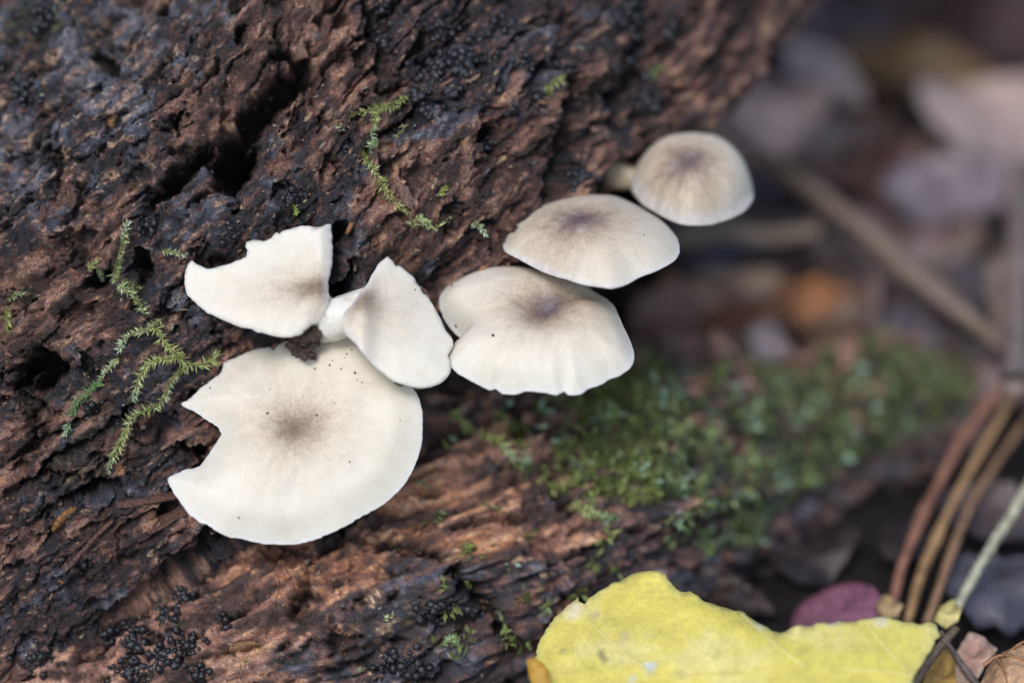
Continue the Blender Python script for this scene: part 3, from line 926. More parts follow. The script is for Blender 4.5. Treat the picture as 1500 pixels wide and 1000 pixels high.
mushroom('D', 'broad cream mushroom with a dark dented centre, overlapped by the domed one above', rimD, (795, 468), (788, 480, -0.05), (-0.03, 0.66, 0.75), hD,
         (800, 448, 0.75, 0.62, 0.95, 0.95, PV), thick=0.13, edge=0.03, jag=0.012, stem=[(770, 470, -0.3, 0.2), (735, 480, -1.1, 0.18), (700, 470, -2.2, 0.25)], seed=2)
# E: shallow dome above it
rimE = [(737, 360), (742, 340), (770, 316), (810, 301), (860, 294), (915, 298), (960, 318), (990, 345), (995, 366), (984, 383), (960, 398), (935, 405), (915, 415), (895, 421), (875, 419), (850, 416), (820, 406), (790, 393), (760, 380), (742, 370)]
def hE(x, y, rho, d, ang):
    return 0.46 * (1 - rho ** 2.7) - 0.03 * np.exp(-(rho / 0.12) ** 2) + 0.015 * np.sin(ang * 6) * rho ** 4
mushroom('E', 'shallow domed beige mushroom with violet centre, sharp, just above the dented one', rimE, (866, 357), (866, 357, -0.45), (-0.04, 0.87, 0.49), hE,
         (850, 316, 0.95, 0.75, 0.9, 0.95, PV), thick=0.11, edge=0.03, jag=0.010, stem=[(860, 365, -0.7, 0.17), (830, 375, -1.8, 0.16), (790, 350, -3.2, 0.22)], halo=1.5, seed=3)
# F: rounded cap further back
rimF = [(925, 270), (930, 250), (955, 238), (1000, 232), (1050, 235), (1085, 250), (1101, 272), (1103, 290), (1092, 306), (1070, 319), (1035, 328), (1000, 327), (975, 318), (945, 300), (930, 285)]
def hF(x, y, rho, d, ang):
    return 0.70 * (1 - rho ** 3.4) ** 0.8
mushroom('F', 'round domed beige mushroom, hindmost and slightly out of focus, with pale stem', rimF, (1014, 280), (1014, 280, -1.6), (0.06, 0.86, 0.50), hF,
         (1010, 232, 0.80, 0.74, 0.85, 1.0, PV), thick=0.11, edge=0.03, jag=0.008, stem=[(985, 268, -1.9, 0.16), (935, 262, -2.0, 0.15), (905, 256, -2.05, 0.2), (880, 245, -2.6, 0.25)], halo=1.5, seed=4)
# B: torn cap, upper left
rimB = [(481, 323), (470, 324), (455, 331), (440, 333), (425, 338), (413, 341), (411, 345), (405, 342), (398, 350), (388, 356), (375, 355), (363, 358), (362, 366), (366, 371), (363, 380), (345, 388), (325, 395), (305, 398), (294, 392), (284, 386), (276, 396), (273, 412), (276, 432), (290, 449), (310, 462), (340, 474), (370, 482), (395, 487), (415, 488), (432, 484), (444, 474), (455, 463), (466, 456), (474, 440), (478, 410), (482, 385), (483, 350)]
def hB(x, y, rho, d, ang):
    return -0.14 * (1 - sm(0, 0.13, d)) * sm(0.45, 0.6, x) - 0.10 * rho ** 2 * sm(-1, 0.6, -np.sin(ang)) + 0.10 * rho + 0.06 * np.cos(ang * 2) * rho - 0.05 * (1 - sm(0, 0.35, d)) * sm(0.1, 1.0, -np.sin(ang))
def tB(V2, d):
    return 0.05 + 0.10 * sm(0, 0.3, d) + 0.06 * sm(0.2, 0.5, V2[:, 0])
mushroom('B', 'torn white mushroom cap with ragged upper edge, upper left of the cluster', rimB, (446, 420), (400, 415, 0.27), (-0.20, 0.42, 0.88), hB,
         (462, 414, 0.85, 0.32, 0.75, 0.62, PB), thick_fn=tB, jag=0.024, stem=[(450, 415, 0.14, 0.10), (464, 440, 0.16, 0.17), (474, 462, 0.14, 0.24), (486, 474, -0.1, 0.25), (494, 482, -0.9, 0.22), (500, 488, -1.8, 0.28)], gill=False, halo=1.0, seed=5)
# C: torn wedge
rimC = [(570, 370), (578, 376), (583, 384), (587, 382), (600, 392), (611, 402), (613, 408), (624, 420), (634, 436), (645, 455), (655, 475), (666, 490), (668, 500), (660, 512), (664, 535), (656, 548), (640, 557), (620, 560), (598, 556), (580, 550), (563, 538), (545, 526), (530, 516), (518, 502), (508, 488), (502, 472), (504, 458), (514, 448), (526, 432), (538, 416), (548, 396), (556, 383), (565, 374)]
def hC(x, y, rho, d, ang):
    return -0.10 * rho ** 2 + 0.20 * np.exp(-((x + 0.50) / 0.2) ** 2) - 0.05 * (1 - sm(0, 0.35, d)) * sm(-0.2, 0.8, -np.sin(ang))
mushroom('C', 'wedge shaped torn white mushroom with a single round brown dot on its edge', rimC, (560, 455), (580, 470, 0.40), (0.22, 0.42, 0.88), hC,
         (532, 436, 0.6, 0.42, 0.7, 0.62, PB), thick=0.15, edge=0.05, jag=0.010, stem=[(548, 430, 0.14, 0.12), (528, 446, 0.16, 0.21), (508, 460, 0.15, 0.27), (488, 468, 0.10, 0.30), (480, 476, -0.3, 0.24), (490, 484, -1.0, 0.22), (500, 488, -1.8, 0.25)], gill=False, halo=1.0, seed=6)

# ------------------------------------------------------------------ things lying on the caps
def blob(name, label, cat, px, py, cap_key, r, col, sub=ICO3, rough_=0.25, squash=0.7, mat=M_WOOD, group=None, lift=0.5, seed=0):
    t = MUSH[cap_key]['top']; n = MUSH[cap_key]['n']
    x, y = px_of(t)
    dd = (x - px) ** 2 + (y - py) ** 2
    p = t[np.argmin(dd)]
    p = at(px, py, p[2]) + n * r * lift
    v, f = sub
    s = 1 + rough_ * pn(v[:, 0] * 1.6, v[:, 1] * 1.6, v[:, 2] * 1.6, seed) + rough_ * 0.6 * pn(v[:, 0] * 4, v[:, 1] * 4, v[:, 2] * 4, seed + 1)
    w = v * s[:, None] * r
    w = w - np.outer(w @ n, n) * (1 - squash)
    m = MB(); 
    c = np.array(col) * (1 + 0.5 * pn(v[:, 0] * 3, v[:, 1] * 3, v[:, 2] * 3, seed))[:, None]
    m.add(world_of(p + w), [list(q) for q in f], np.clip(c, 0.005, 1))
    o = m.build(name, mat)
    if label: setp(o, label, cat, group)
    return o
def crumb():
    t = MUSH['A']['top']; n = MUSH['A']['n']
    x, y = px_of(t); p0 = t[np.argmin((x - 446) ** 2 + (y - 512) ** 2)]
    m = MB(); r = random.Random(9); v, f = ICO2
    for i in range(16):
        px_, py_ = 446 + r.uniform(-15, 15), 506 + r.uniform(-21, 20)
        rad = r.uniform(0.055, 0.11)
        z = p0[2] + 0.12 + r.uniform(0, 0.36)
        q = 1 + 0.5 * pn(v[:, 0] * 2.1 + i, v[:, 1] * 2.1, v[:, 2] * 2.1, 5)
        m.add(world_of(at(px_, py_, z) + v * q[:, None] * rad), [list(k) for k in f], np.array((0.12, 0.072, 0.053)) * r.uniform(0.7, 1.3))
    setp(m.build('soil_crumb', M_WOOD), 'dark brown lump of crumbly soil lying on the large bitten mushroom cap', 'soil crumb')
crumb()
blob('brown_speck', 'round brown dot on the edge of the wedge shaped cap', 'speck', 620, 428, 'C', 0.055, (0.13, 0.075, 0.06), sub=ICO2, rough_=0.1, seed=12, lift=0.2)
blob('brown_speck', 'brown crumb on the right upper rim of the bitten cap under the wedge', 'speck', 587, 560, 'A', 0.065, (0.10, 0.055, 0.04), sub=ICO2, rough_=0.4, seed=13)
blob('brown_speck', 'tiny black blob standing in for the dark slit in the left notch of the dented mushroom', 'speck', 669, 477, 'D', 0.026, (0.03, 0.02, 0.02), sub=ICO2, rough_=0.3, seed=14, lift=0)  # dark blob added in place of the slit's shade
sp = MB()
for (x, y, k, r) in [(461, 540, 'A', .016), (392, 605, 'A', .022), (464, 608, 'A', .02), (500, 540, 'A', .016), (520, 546, 'A', .02), (523, 556, 'A', .018), (508, 518, 'A', .014), (512, 514, 'A', .012), (505, 524, 'A', .012), (483, 535, 'A', .018), (487, 528, 'A', .014), (308, 568, 'A', .016), (512, 676, 'A', .014), (350, 758, 'A', .018), (395, 570, 'A', .012), (515, 512, 'A', .012),
                    (470, 560, 'A', .012), (530, 560, 'A', .016), (722, 491, 'D', .026), (662, 418, 'D', .022), (657, 476, 'D', .014), (740, 355, 'E', .035), (943, 344, 'E', .014), (630, 434, 'C', .02), (608, 424, 'C', .012), (565, 545, 'A', .02), (490, 590, 'A', .012), (450, 575, 'A', .01), (586, 616, 'A', .012)]:
    t = MUSH[k]['top']; xx, yy = px_of(t); p = t[np.argmin((xx - x) ** 2 + (yy - y) ** 2)]
    v, f = ICO1
    r = r * 0.72; s = 1 + 0.9 * pn(v[:, 0] * 2 + x, v[:, 1] * 2, v[:, 2] * 2)
    sp.add(world_of(at(x, y, p[2]) + v * s[:, None] * r), [list(q) for q in f], (0.17, 0.10, 0.07))
setp(sp.build('dirt_specks', M_WOOD), 'tiny dark dirt specks scattered over the mushroom caps', 'specks', kind='stuff')

# ------------------------------------------------------------------ black bead-like fungus crusts on the wood
def beads(spots):
    m = MB()
    v, f = ICO1
    fl = [list(q) for q in f]
    for (cx, cy, r, cnt, size) in spots:
        for _ in range(cnt):
            a = random.uniform(0, 2 * math.pi); q = r * abs(random.gauss(0, 0.5))
            x, y = cx + q * math.cos(a) * 1.15, cy + q * math.sin(a)
            if x < -20 or y < -20 or y > 1020: continue
            p, n = hit(x, y)
            s = size * random.choice([.4, .5, .6, .7, .8, .9, 1.15, 1.4])
            vv = v * s * (1 + 0.15 * np.random.default_rng(int(x * 7 + y)).normal(size=(len(v), 1)))
            g = random.uniform(0.6, 1.5)
            m.add(p + n * s * random.uniform(-0.3, 0.8) + vv, fl, np.array((0.013, 0.0135, 0.017)) * g)
    return m
bm_ = beads([(672, 85, 52, 260, .05), (640, 110, 25, 60, .05), (562, 18, 20, 50, .045), (556, 58, 16, 40, .05), (735, 40, 20, 50, .045), (770, 90, 15, 45, .045), (805, 92, 14, 45, .045), (608, 140, 15, 45, .045), (625, 160, 15, 40, .045), (785, 145, 14, 35, .045), (748, 162, 8, 18, .045),
             (925, 25, 30, 70, .055), (895, 30, 15, 30, .05), (945, 145, 30, 90, .055), (930, 85, 20, 45, .055), (905, 105, 12, 20, .05), (850, 262, 16, 35, .05), (640, 40, 30, 60, .045), (505, 215, 10, 20, .045), (716, 210, 12, 25, .045), (980, 50, 20, 30, .055),
             (195, 935, 24, 150, .045), (245, 895, 20, 100, .042), (268, 870, 14, 50, .04), (272, 945, 22, 90, .042), (240, 960, 28, 100, .045), (160, 930, 16, 45, .04), (190, 985, 28, 90, .045), (335, 910, 14, 30, .045), (290, 985, 15, 35, .045),
             (590, 980, 35, 80, .05), (640, 890, 30, 60, .05), (700, 900, 22, 45, .05), (30, 130, 40, 50, .05), (60, 20, 40, 50, .05), (430, 290, 22, 45, .04), (215, 330, 20, 30, .04), (340, 340, 25, 40, .038), (480, 360, 12, 20, .04), (130, 600, 25, 40, .038), (60, 960, 30, 60, .04)])
o = bm_.build('black_fungus_beads', M_BEAD, log)
o['kind'] = 'stuff'

# chips and flakes of wood scattered on the log
def flake(p, n, ang, L, W_, thick, col, m, bend=0.1):
    """thin irregular splinter lying along ang (radians, in the picture)"""
    d = RN @ np.array([math.cos(ang), math.sin(ang), 0])
    d = d - n * (d @ n); d /= np.linalg.norm(d)
    w = np.cross(n, d)
    k = 7
    t = np.linspace(-1, 1, k)
    hw = W_ / 2 * (1 - np.abs(t) ** 7 * 0.55) * np.array([random.uniform(0.75, 1.2) for _ in t])
    cen = p + d * (t * L / 2)[:, None] + n * (thick + bend * L * t ** 2 * 0.5 + random.uniform(0, .02))[:, None]
    a, b = cen + w * hw[:, None], cen - w * hw[:, None]
    V = np.concatenate([a, b, a - n * thick, b - n * thick])
    F = []
    for i in range(k - 1):
        F += [[i, k + i, k + i + 1, i + 1], [2 * k + i, 2 * k + i + 1, 3 * k + i + 1, 3 * k + i], [i, i + 1, 2 * k + i + 1, 2 * k + i], [k + i + 1, k + i, 3 * k + i, 3 * k + i + 1]]
    F += [[0, 2 * k, 3 * k, k], [k - 1, 2 * k - 1, 4 * k - 1, 3 * k - 1]]
    m.add(V, F, col)
ch = MB()
for _ in range(1500):
    x, y = random.uniform(0, 1000), random.uniform(0, 1000)
    if x + 0.0 * y > 1150 - y * 0.1: continue
    p, n = hit(x, y)
    col = random.choice([TAN, ORANGE, BROWN_L, BROWN_L, (0.5, 0.42, 0.3), BROWN, SLATE_L, (0.25, .2, .17)])
    s = random.uniform(0.015, 0.04) if _ > 180 else random.uniform(0.03, 0.1)
    flake(p, n, math.radians(38 + random.gauss(0, 28)), s * random.uniform(0.9, 2.2), s * random.uniform(.4, 1), 0.012, np.array(col) * random.uniform(0.6, 1.1), ch, 0.2)
o = ch.build('wood_crumbs', M_WOOD, log, smooth=False)
o['kind'] = 'stuff'
def flake_thing(name, label, cat, x, y, deg, L, W_, col, thick=0.03, parent=None, bend=0.15):
    m = MB(); p, n = hit(x, y)
    flake(p + n * 0.02, n, math.radians(deg), L, W_, thick, col, m, bend)
    o = m.build(name, M_WOOD, parent)
    if parent is None: setp(o, label, cat, 'loose chips on the log')
    return o
flake_thing('bark_flake', 'left one of the two pinkish bark flakes below the curled moss strand', 'bark flake', 577, 284, 100, .26, .16, (0.33, 0.19, 0.15))
flake_thing('bark_flake', 'right one of the two pinkish bark flakes below the curled moss strand', 'bark flake', 594, 290, 115, .34, .15, (0.33, 0.19, 0.15))
flake_thing('wood_chip', 'tan wood chip on the brown root below the bitten mushroom', 'wood chip', 358, 940, 50, .42, .24, (0.45, 0.25, 0.11))
flake_thing('wood_chip', 'glossy amber wood chip at the left edge of the log', 'wood chip', 92, 755, 48, .46, .2, (0.42, 0.19, 0.05))
flake_thing('wood_chip', 'slim pale splinter beside the black fungus beads at the top', 'wood chip', 694, 120, 60, .24, .08, (0.42, 0.27, 0.18))
flake_thing('wood_chip', 'small tan splinter under the short moss sprig at the top', 'wood chip', 791, 152, -60, .2, .07, (0.40, 0.2, 0.11))
flake_thing('wood_chip', 'long tan splinter running up the log near the top middle', 'wood chip', 885, 45, 62, .8, .09, (0.36, 0.22, 0.15), bend=0.02)
flake_thing('wood_chip', 'pale orange chip at the rim of the dark hole', 'wood chip', 168, 175, 50, .3, .1, (0.5, 0.27, 0.14))
for (x, y, deg, L, W_, c) in [(255, 760, 33, 1.0, .2, BROWN), (300, 775, 33, .7, .14, BROWN_D), (230, 735, 30, 1.1, .12, BROWN), (520, 330, 50, .3, .06, ORANGE), (545, 345, 45, .35, .06, BROWN_L), (875, 195, 60, .4, .1, BROWN_L), (330, 700, 40, .5, .07, BROWN), (130, 790, 35, .8, .1, BROWN), (735, 240, 30, .35, .06, TAN), (400, 815, 35, .4, .06, ORANGE), (440, 830, 40, .3, .05, TAN)]:
    flake_thing('splinter', None, None, x, y, deg, L, W_, np.array(c), 0.05, log, 0.03)

# ------------------------------------------------------------------ moss strands on the log
MG = [(0.34, 0.40, 0.09), (0.42, 0.47, 0.13), (0.50, 0.56, 0.24), (0.24, 0.27, 0.06), (0.26, 0.20, 0.09)]
def moss_strand(label, pts, leaf=0.11, dens=26, pale=0.0, col=None, w=1.0, tip=True):
    P_, Nn = [], []
    for i in range(len(pts) - 1):
        for t in np.linspace(0, 1, max(2, int(math.dist(pts[i], pts[i + 1]) / 5)), endpoint=False):
            x = pts[i][0] * (1 - t) + pts[i + 1][0] * t; y = pts[i][1] * (1 - t) + pts[i + 1][1] * t
            p, n = hit(x, y); P_.append(p); Nn.append(n)
    P_, Nn = np.array(P_), np.array(Nn)
    if len(P_) > 5:       # smooth so the strand bridges small pits
        for _ in range(9):
            P_[1:-1] = (P_[:-2] + P_[1:-1] * 2 + P_[2:]) / 4
            Nn[1:-1] = (Nn[:-2] + Nn[1:-1] + Nn[2:]) / 3
    Nn /= np.linalg.norm(Nn, axis=1)[:, None]
    P_ = P_ + Nn * 0.10 + (Nn * 0.22 if 'pointing at the domed' in label else 0)
    o_ = P_.mean(0)
    e = empty('moss_strand', o_)
    setp(e, label, 'moss', 'moss strands creeping over the log')
    Vt, Ft = tube(P_[::3] if len(P_) > 8 else P_, np.full(len(P_[::3] if len(P_) > 8 else P_), 0.014), 6)
    mesh_obj('stem', Vt, Ft, M_MOSS, e, cols=np.zeros((len(Vt), 3)) + np.array((0.14, 0.15, 0.04)))
    m = MB()
    L = np.concatenate([[0], np.cumsum(np.linalg.norm(np.diff(P_, axis=0), axis=1))])
    tot = L[-1]
    cnt = int(tot * dens * 1.9)
    for k in range(cnt):
        s = tot * (k + 0.5) / cnt
        i = min(np.searchsorted(L, s), len(P_) - 1); i = max(i, 1)
        T = P_[i] - P_[i - 1]; T /= np.linalg.norm(T) + 1e-9
        c = P_[i - 1] + T * (s - L[i - 1])
        n = Nn[i]; B = np.cross(T, n)
        for rep in range(3):
            a = random.choice([-1, 1]) * random.uniform(0.2, 1.5)
            side = B * math.sin(a) + n * math.cos(a) * random.uniform(0.2, 1) + T * random.gauss(0, .35)
            d = T * random.uniform(0.3, 0.9) + side; d /= np.linalg.norm(d)
            env = 0.55 + 0.45 * math.sin(min(1, (tot - s) / 0.4 + 0.2) * math.pi / 2)
            ln = leaf * 0.85 * random.choice([.45, .7, .9, 1.1, 1.35]) * env * w
            wd = np.cross(d, n if abs(d @ n) < 0.8 else B); wd /= np.linalg.norm(wd)
            up = np.cross(wd, d)
            hw = ln * 0.085
            q = [c, c + d * ln * 0.4 + wd * hw, c + d * ln * 0.4 - wd * hw, c + d * ln * 0.45 - up * hw * 0.5, c + d * ln + up * ln * 0.12]
            base_c = np.array(col if col is not None else random.choice(MG))
            mixp = min(1, pale * 0.6 + 0.75 * max(0, 1 - (tot - s) / 0.35) * (1 if tip else 0) + random.uniform(0, .2))
            cc = base_c * (1 - mixp) + np.array((0.50, 0.66, 0.46)) * mixp
            m.add(q, [[0, 1, 3], [0, 3, 2], [1, 4, 3], [3, 4, 2]], cc * random.uniform(0.75, 1.2))
    lf = m.build('leaflets', M_MOSS, e, smooth=False)
    lf['kind'] = 'stuff'
moss_strand('yellow green moss strand curling like a hook in the middle of the log', [(612, 160), (598, 148), (580, 146), (560, 152), (540, 162), (522, 174), (505, 188), (494, 205)], leaf=.12)
moss_strand('short moss strand inside the hook shaped curl', [(592, 152), (575, 160), (560, 166), (545, 176), (537, 190), (533, 215)], leaf=.11)
moss_strand('bright tuft of moss at the foot of the curl', [(566, 205), (550, 218), (535, 222), (526, 214)], leaf=.11, pale=.2)
moss_strand('thin dull moss sprig hanging inside the curl', [(596, 190), (588, 205), (580, 216)], leaf=.07, dens=16)
moss_strand('moss strand dropping from the curl to the two pink bark flakes', [(538, 225), (545, 245), (552, 262), (562, 278), (576, 292), (600, 302)], leaf=.11, tip=False)
moss_strand('moss strand with a pale tip pointing at the domed beige mushroom', [(596, 298), (622, 318), (640, 326), (662, 331), (690, 332), (722, 336)], leaf=.11, pale=.25)
moss_strand('moss strand rising to a pale tip left of the torn cap', [(196, 425), (180, 408), (165, 395), (160, 378), (178, 350), (192, 326)][::1], leaf=.11, pale=.25)
moss_strand('moss strand with fat pale leaflets running down to the dark crack', [(160, 382), (172, 408), (185, 432), (202, 452), (216, 470)], leaf=.12, pale=.35, tip=False)
moss_strand('tiny moss sprig beside the pale tipped strand', [(126, 398), (140, 388), (146, 375), (140, 408)], leaf=.08)
moss_strand('small moss sprig above the left tip of the torn cap', [(238, 358), (250, 368), (268, 370), (284, 364)], leaf=.09, pale=.3)
moss_strand('upper arm of the dark green moss patch, reaching left', [(230, 472), (222, 484), (200, 492), (182, 504), (170, 516)], leaf=.12, pale=.3)
moss_strand('feathery moss strand bending towards the ragged edge of the bitten cap', [(222, 478), (240, 498), (258, 515), (276, 532), (292, 534), (310, 524), (328, 512)], leaf=.13, tip=False)
moss_strand('bushy middle moss sprig in the moss patch', [(262, 520), (246, 530), (232, 524), (216, 530), (206, 548), (196, 566), (186, 580)], leaf=.12)
moss_strand('second bushy sprig below the feathery strand', [(270, 535), (250, 545), (235, 560), (240, 575), (228, 590)], leaf=.10, col=(0.2, 0.23, 0.05))
moss_strand('deep green moss branch ending in a white tip at the left', [(160, 562), (140, 574), (118, 586), (108, 605), (104, 625), (99, 645)], leaf=.11, col=(0.07, 0.20, 0.05))
moss_strand('moss strand curving down to a pale tip left of the bite', [(240, 572), (225, 594), (205, 608), (188, 622), (174, 640), (165, 660), (155, 688)], leaf=.11, pale=.1)
moss_strand('faint greyish moss sprig lying in the dark groove', [(176, 528), (160, 545), (150, 560)], leaf=.09, pale=.5)
moss_strand('short bright moss sprig near the top middle of the log', [(802, 138), (790, 126), (800, 116), (820, 112), (840, 110)], leaf=.11)
moss_strand('tiny moss tuft at the far upper edge of the log', [(958, 116), (970, 110), (982, 114)], leaf=.10, col=(0.14, 0.3, 0.06), tip=False)
moss_strand('single yellow green moss bud left of the domed mushroom', [(642, 282), (654, 280), (660, 276)], leaf=.11, col=(0.36, 0.42, 0.06), tip=False)
moss_strand('moss specks at the left border of the photo', [(15, 432), (28, 428), (38, 430)], leaf=.08)
moss_strand('yellow moss shoot at the left border, below the specks', [(2, 452), (6, 470), (12, 488)], leaf=.10, tip=False)
moss_strand('tiny green shoot above the torn cap', [(436, 304), (442, 310), (448, 314)], leaf=.08, col=(.3, .42, .06), tip=False)
moss_strand('moss strand on the root just under the dented mushroom', [(655, 605), (672, 622), (690, 632), (712, 640), (735, 652), (752, 668)], leaf=.14, dens=30)
moss_strand('moss strand crossing the root below the brown needle', [(782, 700), (800, 708), (822, 718), (845, 715), (862, 706)], leaf=.15, dens=30)
moss_strand('drooping moss strand on the root right of the brown needle', [(850, 735), (860, 752), (872, 765), (895, 772)], leaf=.15, dens=30)
moss_strand('little moss sprig on the orange wood below the bitten cap', [(560, 912), (572, 905), (585, 905)], leaf=.10)
moss_strand('little moss sprig low on the root near the yellow leaf', [(655, 950), (665, 942), (680, 938)], leaf=.12, col=(.2, .3, .05))
moss_strand('small moss sprig right beside the bitten cap', [(604, 708), (616, 704), (628, 708)], leaf=.07, col=(.2, .22, .05))
moss_strand('pale moss stalk at the bottom of the root', [(520, 995), (535, 985), (550, 972)], leaf=.08, pale=.3)

# moss cushion on the root: nobody could count it
def root_moss():
    m = MB()
    zone = [(1180, 600, 200, 90, 1.0), (1120, 700, 180, 80, 0.9), (1330, 540, 90, 70, 0.9), (890, 600, 100, 70, 1.2), (870, 690, 80, 60, 0.75), (1230, 760, 90, 80, 0.5), (950, 560, 60, 50, 0.9), (1050, 760, 90, 50, .6), (760, 640, 40, 30, 0.5), (1380, 560, 60, 50, .8), (1150, 800, 60, 40, .4), (940, 710, 60, 90, .5), (640, 960, 60, 30, 0.25), (770, 920, 60, 30, .25)]
    pal = [(0.105, 0.15, 0.06), (0.15, 0.205, 0.08), (0.24, 0.30, 0.11), (0.06, 0.085, 0.045), (0.26, 0.37, 0.26), (0.36, 0.42, 0.19), (0.075, 0.085, 0.06)]
    wts = [6, 5, 2.5, 5, 1.2, 0.8, 3]
    tries = 0
    xs = np.array([0.0])
    while tries < 11000:
        tries += 1
        x, y = random.uniform(620, 1450), random.uniform(470, 980)
        z = float(zones(np.array([x]), np.array([y]), zone)[0])
        nn = float(fbm(np.array([x / 60.0]), np.array([y / 60.0]), 0, 77, 3)[0])
        n2 = float(fbm(np.array([x / 26.0]), np.array([y / 22.0]), 0, 97, 3)[0])
        if z * 0.9 + 0.5 * nn + 1.1 * n2 < 0.80 + random.uniform(-.12, .15): continue
        p, n = hit(x, y)
        if p[2] < 0.4: continue
        c0 = np.array(random.choices(pal, wts)[0]) * 1.15
        if x < 960: c0 = c0 * 0.6 + np.array((.26, .30, .06)) * 0.4
        size = random.uniform(0.08, 0.2)
        if random.random() < 0.012: c0 = np.array((0.40, 0.56, 0.42)); size = 0.2
        for k in range(6):
            d = n * random.uniform(0.2, 1) + np.array([random.gauss(0, .6), random.gauss(0, .6), random.gauss(0.2, .5)])
            d /= np.linalg.norm(d)
            w = np.cross(d, np.array([random.gauss(0, 1), random.gauss(0, 1), random.gauss(0, 1)])); w /= np.linalg.norm(w)
            c = p + np.array([random.gauss(0, .04) for _ in range(3)]) + n * 0.02
            q = [c, c + d * size * .45 + w * size * .16, c + d * size, c + d * size * .45 - w * size * .16]
            m.add(q, [[0, 1, 2, 3]], c0 * random.uniform(0.7, 1.25))
    setp(m.build('moss_carpet', M_MOSS, smooth=False), 'green moss carpet over the blurred root', 'moss', kind='stuff')
root_moss()

# water drop and fine needles
p, n = hit(712, 674)
v, f = ICO2
m_, nt_, pr_ = node_mat('water')
pr_.inputs['Transmission Weight'].default_value = 1; pr_.inputs['Roughness'].default_value = 0.02; pr_.inputs['IOR'].default_value = 1.33
m = MB(); m.add(p + n * 0.05 + v * 0.05, [list(q) for q in f], (1, 1, 1))
setp(m.build('water_drop', m_), 'glinting water drop on the moss under the dented mushroom', 'water drop')

def stick(name, label, cat, pts, rads, col, group=None, seg=10, mat=M_TWIG, wob=0.25, seed=0, world_pts=False, var=0.15):
    W_ = np.array(pts) if world_pts else world_of(np.array([at(*p) for p in pts]))
    Vt, Ft = tube(W_, rads, seg, True, wob, seed)
    c = np.array(col) * (1 + var * pn(Vt[:, 0] / .5, Vt[:, 1] / .5, Vt[:, 2] / .5, seed))[:, None]
    o = mesh_obj(name, Vt, Ft, mat, None, W_.mean(0), cols=np.clip(c, .01, 1))
    return setp(o, label, cat, group)
def stick_on(name, label, cat, pxs, r, col, lift=0.05, **k):
    W_ = []
    for x, y in pxs:
        p, n = hit(x, y); W_.append(p + n * (r + lift))
    W_ = np.array([W_[0] + (W_[-1] - W_[0]) * t for t in np.linspace(0, 1, 4)])
    return stick(name, label, cat, W_, [r * .8, r, r, r * .5], col, world_pts=True, **k)
stick_on('brown_needle', 'short reddish brown stick lying across the mossy root under the dented mushroom', 'twig', [(752, 636), (800, 700)], 0.075, (0.24, 0.12, 0.075), lift=.12)
stick_on('red_needle', 'hair thin red needle left of the torn cap', 'needle', [(286, 375), (312, 393)], 0.013, (0.35, 0.13, 0.08), lift=.03)

